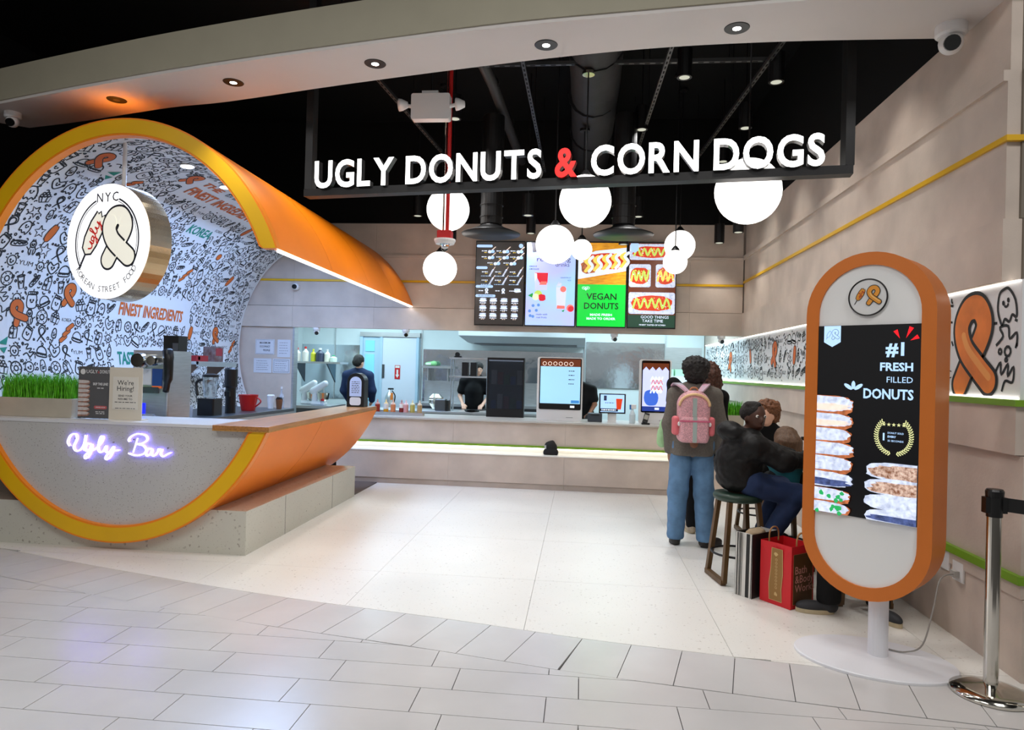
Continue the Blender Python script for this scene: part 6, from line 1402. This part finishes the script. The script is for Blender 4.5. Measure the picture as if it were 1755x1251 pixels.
# man with the backpack
figure('man in a grey sweater and blue jeans standing with his back turned, backpack on', (1.03, 6.45, 0),
    dict(pel=(1.03,6.47,.95), che=(1.04,6.46,1.25), nec=(1.045,6.46,1.45), hd=(1.05,6.48,1.60), a1=((.87,6.46,1.39),(.815,6.45,1.12),(.835,6.49,.87)), a2=((1.225,6.46,1.39),(1.29,6.45,1.12),(1.275,6.49,.88)),
         l1=((.945,6.47,.92),(.915,6.46,.49),(.905,6.48,.09),(.05,1,0)), l2=((1.125,6.47,.92),(1.15,6.45,.49),(1.16,6.42,.09),(.75,.5,0))),
    SK_M, GREYS, JEAN, SHD, HB, (0,1,0), wide=1.12, hem=.835, torso=[('ell',(1.04,6.46,1.27),(.20,.125,.22)), ('box',(1.035,6.465,1.0),(.19,.13,.24),.11), ('cap',(1.045,6.46,1.45),(1.04,6.46,1.3),.075,.12)], leg=(.096,.086,.078), arm=(.064,.058,.05), tr=.055,
    hair_prims=[('ell',(1.05,6.47,1.645),(.118,.125,.112)), ('ell',(1.05,6.43,1.58),(.105,.09,.09)), ('ell',(1.0,6.45,1.66),(.075,.09,.07)), ('ell',(1.11,6.45,1.66),(.07,.09,.07))], hair_noise=(.014, 85))
bp = thing('backpack', 'pink glittery child backpack with pastel straps worn by the standing man', 'backpack', (1.005, 6.255, .97)); PKG = M('pink_glitter', (214,160,168), .5, noise=.35, scale=140); COR = M('coral_pocket', (220,112,120), .6); PST = M('pastel_strap', (206,206,220), .6, noise=.3, scale=14, col2=(230,170,190))
sdf('main_bag', [('box',(0,0,.20),(.145,.075,.20),.065), ('ell',(0,0,.37),(.135,.07,.10))], PKG, bp, .01, .03)
sdf('front_pocket', [('box',(0,-.07,.12),(.125,.035,.115),.03)], PKG, bp, .01)
for s in (-1, 1): sdf('side_pocket', [('box',(s*.155,0,.15),(.03,.06,.085),.025)], COR, bp, .01); MB().sph((s*.135,-.078,.17), (.012,.008,.02), 10, 8).build('zip_pull', WHITE, bp)
MB().tube([(.0+.132*math.cos(a)*1.0, -.062-.012*math.sin(a), .33+.105*math.sin(a)) for a in [PI*i/16 for i in range(17)]], .012, 8).build('top_zip', M('peach_trim', (240,200,150), .6), bp, smooth=True)
MB().box(-.018,.018,-.109,-.104,.01,.235).box(-.018,.018,-.083,-.072,.235,.40).build('centre_stripe', M('mint_grey_stripe', (168,182,178), .6), bp); MB().box(-.13,.13,-.110,-.1035,.19,.205).build('pocket_zip', M('rose_zip', (206,100,130), .6), bp)
for s in (-1, 1):
    P = catmull([(s*.055,.0,.455),(s*.10,.05,.50),(s*.135,.13,.525),(s*.145,.22,.50)], 5); mb = MB()
    for a, b in zip(P, P[1:]): mb.obox(a, b+(b-a)*.15, .062, .014)
    mb.build('strap', PST, bp)
MB().tube(catmull([(-.035,.0,.46),(-.02,-.005,.49),(.02,-.005,.49),(.035,.0,.46)],4), .008, 6).build('grab_loop', M('loop_orange', (200,130,90), .6), bp, smooth=True)
# woman beyond him
figure('woman with curly auburn hair in black clothes half hidden by the standing man', (1.18, 6.98, 0),
    dict(pel=(1.20,6.98,.93), che=(1.22,6.98,1.22), nec=(1.24,6.98,1.41), hd=(1.26,6.99,1.555), a1=((1.07,6.98,1.36),(.93,7.06,1.48),(.93,7.22,1.30)), a2=((1.39,6.98,1.36),(1.40,7.0,1.12),(1.34,7.15,.98)),
         l1=((1.12,6.98,.90),(1.12,6.98,.48),(1.13,6.97,.09),(-.1,1,0)), l2=((1.27,6.98,.90),(1.25,7.0,.48),(1.24,7.03,.09),(.1,1,0))),
    SK_L, BLKC, BLKC, SHB, HAU, (-.2,1,0), s=.97, tr=.06, hem=.86, arm=(.066,.062,.055),
    hair_prims=[('ell',(1.265,6.97,1.60),(.11,.115,.115)), ('cap',(1.27,6.92,1.58),(1.30,6.90,1.40),.085,.06), ('ell',(1.33,6.94,1.50),(.06,.07,.12))], hair_noise=(.014, 75), sole=SOLC)
# boy in the black jacket
figure('boy in a black hooded jacket and jeans on a stool, looking back', (1.25, 5.46, 0),
    dict(pel=(1.25,5.46,.76), che=(1.27,5.46,.98), nec=(1.295,5.45,1.13), hd=(1.335,5.42,1.272), a1=((1.32,5.62,1.06),(1.53,5.70,.97),(1.70,5.72,.945)), a2=((1.31,5.31,1.05),(1.52,5.29,.955),(1.70,5.37,.955)),
         l1=((1.30,5.56,.75),(1.58,5.58,.71),(1.46,5.58,.37),(1,.1,0)), l2=((1.31,5.37,.75),(1.64,5.37,.69),(1.45,5.38,.36),(1,0,0))),
    SK_D, PUFF, JEAND, BLKC, HB, (.34,-.93,-.10), s=.97, arm=(.088,.085,.062), leg=(.09,.082,.066), top_noise=(.006, 48),
    torso=[('ell',(1.235,5.46,.90),(.185,.19,.21)), ('ell',(1.27,5.46,1.02),(.15,.18,.12)), ('ell',(1.155,5.46,1.155),(.095,.12,.075)), ('cap',(1.18,5.35,1.14),(1.33,5.37,1.12),.05,.04), ('cap',(1.18,5.55,1.14),(1.33,5.53,1.12),.05,.04), ('ell',(1.25,5.46,.77),(.18,.18,.09))],
    hair_prims=[('ell',(1.32,5.435,1.322),(.078,.092,.062)), ('ell',(1.30,5.45,1.297),(.074,.086,.07))]+[('cap',(1.275+.02*i,5.40+.02*j,1.372-.006*abs(j)),(1.355,5.39+.02*j,1.367),.014,.012) for i in (0,) for j in (-1,0,1,2)], hair_noise=(.003, 110))
# girl in teal
figure('small girl with long light brown hair and a teal top, seen from behind', (1.72, 5.93, 0),
    dict(pel=(1.72,5.92,.74), che=(1.72,5.93,.84), nec=(1.72,5.94,.93), hd=(1.72,5.95,1.045), a1=((1.615,5.95,.88),(1.66,6.07,.84),(1.80,6.13,.90)), a2=((1.80,5.93,.88),(1.83,5.85,.93),(1.90,5.96,.915)),
         l1=((1.66,5.92,.72),(1.65,6.12,.70),(1.65,6.12,.40),(0,1,0)), l2=((1.78,5.92,.72),(1.79,6.12,.70),(1.79,6.12,.40),(0,1,0))),
    SK_L, TEAL, BLKC, SHD, HLB, (.5,.85,-.15), s=.82, hem=.685,
    hair_prims=[('ell',(1.72,5.93,1.07),(.098,.105,.10)), ('cap',(1.69,5.87,1.03),(1.68,5.85,.90),.085,.06), ('cap',(1.75,5.87,1.03),(1.77,5.85,.90),.085,.06)], hair_noise=(.004, 60))
# child across the table
figure('child with curly brown hair in a black top leaning over the white table', (1.84, 7.08, 0),
    dict(pel=(1.84,7.10,.76), che=(1.84,7.05,.95), nec=(1.83,6.99,1.08), hd=(1.815,6.94,1.20), a1=((1.70,7.02,1.01),(1.70,6.90,.93),(1.87,6.72,.897)), a2=((1.97,7.02,1.01),(2.02,6.88,.93),(1.95,6.72,.895)),
         l1=((1.77,7.08,.73),(1.76,6.84,.70),(1.76,6.86,.38),(0,-1,0)), l2=((1.91,7.08,.73),(1.92,6.84,.70),(1.92,6.86,.38),(0,-1,0))),
    SK_L, BLKC, BLKC, SHD, HBR, (-.62,-.72,-.35), s=.92,
    hair_prims=[('ell',(1.845,6.97,1.265),(.115,.115,.095)), ('ell',(1.88,7.0,1.20),(.085,.095,.10)), ('ell',(1.79,6.95,1.295),(.07,.075,.05))], hair_noise=(.016, 70))
# person behind the kiosk
figure('person in dark trousers and grey slip-on shoes sitting mostly hidden behind the kiosk', (1.98, 5.12, 0),
    dict(pel=(1.98,5.13,.77), che=(1.99,5.16,1.0), nec=(2.0,5.18,1.22), hd=(2.0,5.2,1.36), a1=((1.86,5.17,1.14),(1.90,5.22,.95),(1.97,5.42,.91)), a2=((2.14,5.17,1.14),(2.18,5.24,.95),(2.12,5.44,.91)),
         l1=((1.90,5.12,.74),(1.72,4.83,.58),(1.69,4.80,.10),(-1,.05,0)), l2=((2.06,5.10,.74),(2.03,4.82,.58),(2.0,4.78,.10),(.3,-1,0))),
    SK_M, BLKC, BLKC, SHG, HB, (0,1,-.1), tr=.075, leg=(.095,.085,.075), sole=SOLC,
    hair_prims=[('ell',(2.0,5.19,1.41),(.10,.11,.095))], hair_noise=(.006, 60))
# kitchen staff
figure('kitchen worker in a navy shirt with black hair, turned away near the white door', (-4.03, 12.15, 0),
    dict(pel=(-4.07,12.15,.95), che=(-4.07,12.15,1.25), nec=(-4.06,12.15,1.48), hd=(-4.05,12.13,1.645), a1=((-4.28,12.15,1.40),(-4.34,12.18,1.12),(-4.27,12.30,.93)), a2=((-3.86,12.15,1.40),(-3.80,12.18,1.13),(-3.85,12.32,.95)),
         l1=((-4.15,12.15,.92),(-4.15,12.15,.49),(-4.15,12.18,.09),(0,1,0)), l2=((-3.98,12.15,.92),(-3.98,12.15,.49),(-3.98,12.18,.09),(0,1,0))),
    SK_L, NAVY, BLKC, BLKC, HB, (.5,.85,0), wide=1.25, hem=.86, tr=.06, arm=(.075,.068,.058),
    hair_prims=[('ell',(-4.055,12.12,1.69),(.098,.11,.098)), ('ell',(-4.07,12.07,1.64),(.085,.075,.08))], hair_noise=(.005, 60))
figure('kitchen worker in a black t-shirt behind the steel shelf', (-1.85, 11.85, 0),
    dict(pel=(-1.86,11.85,.93), che=(-1.86,11.83,1.20), nec=(-1.84,11.80,1.42), hd=(-1.80,11.77,1.575), a1=((-2.05,11.83,1.35),(-2.11,11.82,1.10),(-2.03,11.65,.97)), a2=((-1.66,11.83,1.35),(-1.60,11.82,1.10),(-1.68,11.65,.97)),
         l1=((-1.94,11.85,.90),(-1.94,11.85,.48),(-1.94,11.85,.09),(0,-1,0)), l2=((-1.77,11.85,.90),(-1.77,11.85,.48),(-1.77,11.85,.09),(0,-1,0))),
    SK_L, BLKC, BLKC, BLKC, HB, (.4,-.9,-.2), hem=.86, tr=.06, sleeve='short', arm=(.068,.066,.05), wide=1.1,
    hair_prims=[('ell',(-1.80,11.78,1.62),(.095,.105,.085))], hair_noise=(.005, 60))
figure('worker in a black t-shirt bending at the counter behind the wide kiosk', (.0, 10.5, 0),
    dict(pel=(.02,10.58,.93), che=(.02,10.53,1.18), nec=(-.04,10.46,1.36), hd=(-.10,10.40,1.46), a1=((-.14,10.50,1.28),(-.26,10.42,1.05),(-.24,10.28,.94)), a2=((.16,10.50,1.30),(.21,10.42,1.09),(.13,10.26,.95)),
         l1=((-.06,10.6,.90),(-.06,10.6,.48),(-.06,10.6,.09),(0,-1,0)), l2=((.11,10.6,.90),(.11,10.6,.48),(.11,10.6,.09),(0,-1,0))),
    SK_M, BLKC, BLKC, BLKC, HB, (-.3,-.9,-.5), hem=.86, tr=.06, sleeve='short', arm=(.07,.066,.05), wide=1.05, gloves=M('black_glove', (26,26,28), .4),
    hair_prims=[('ell',(-.10,10.42,1.51),(.095,.105,.085))], hair_noise=(.005, 60))
tag(sdf('carrier_bag', [('ell',(.775,6.56,1.06),(.035,.04,.10)), ('ell',(.77,6.57,.97),(.05,.05,.09))], M('mint_green_bag', (170,214,160), .6), None, .012, .03, noise=(.006, 50)), 'pale green carrier bag hanging at the left arm of the backpack man', 'bag')
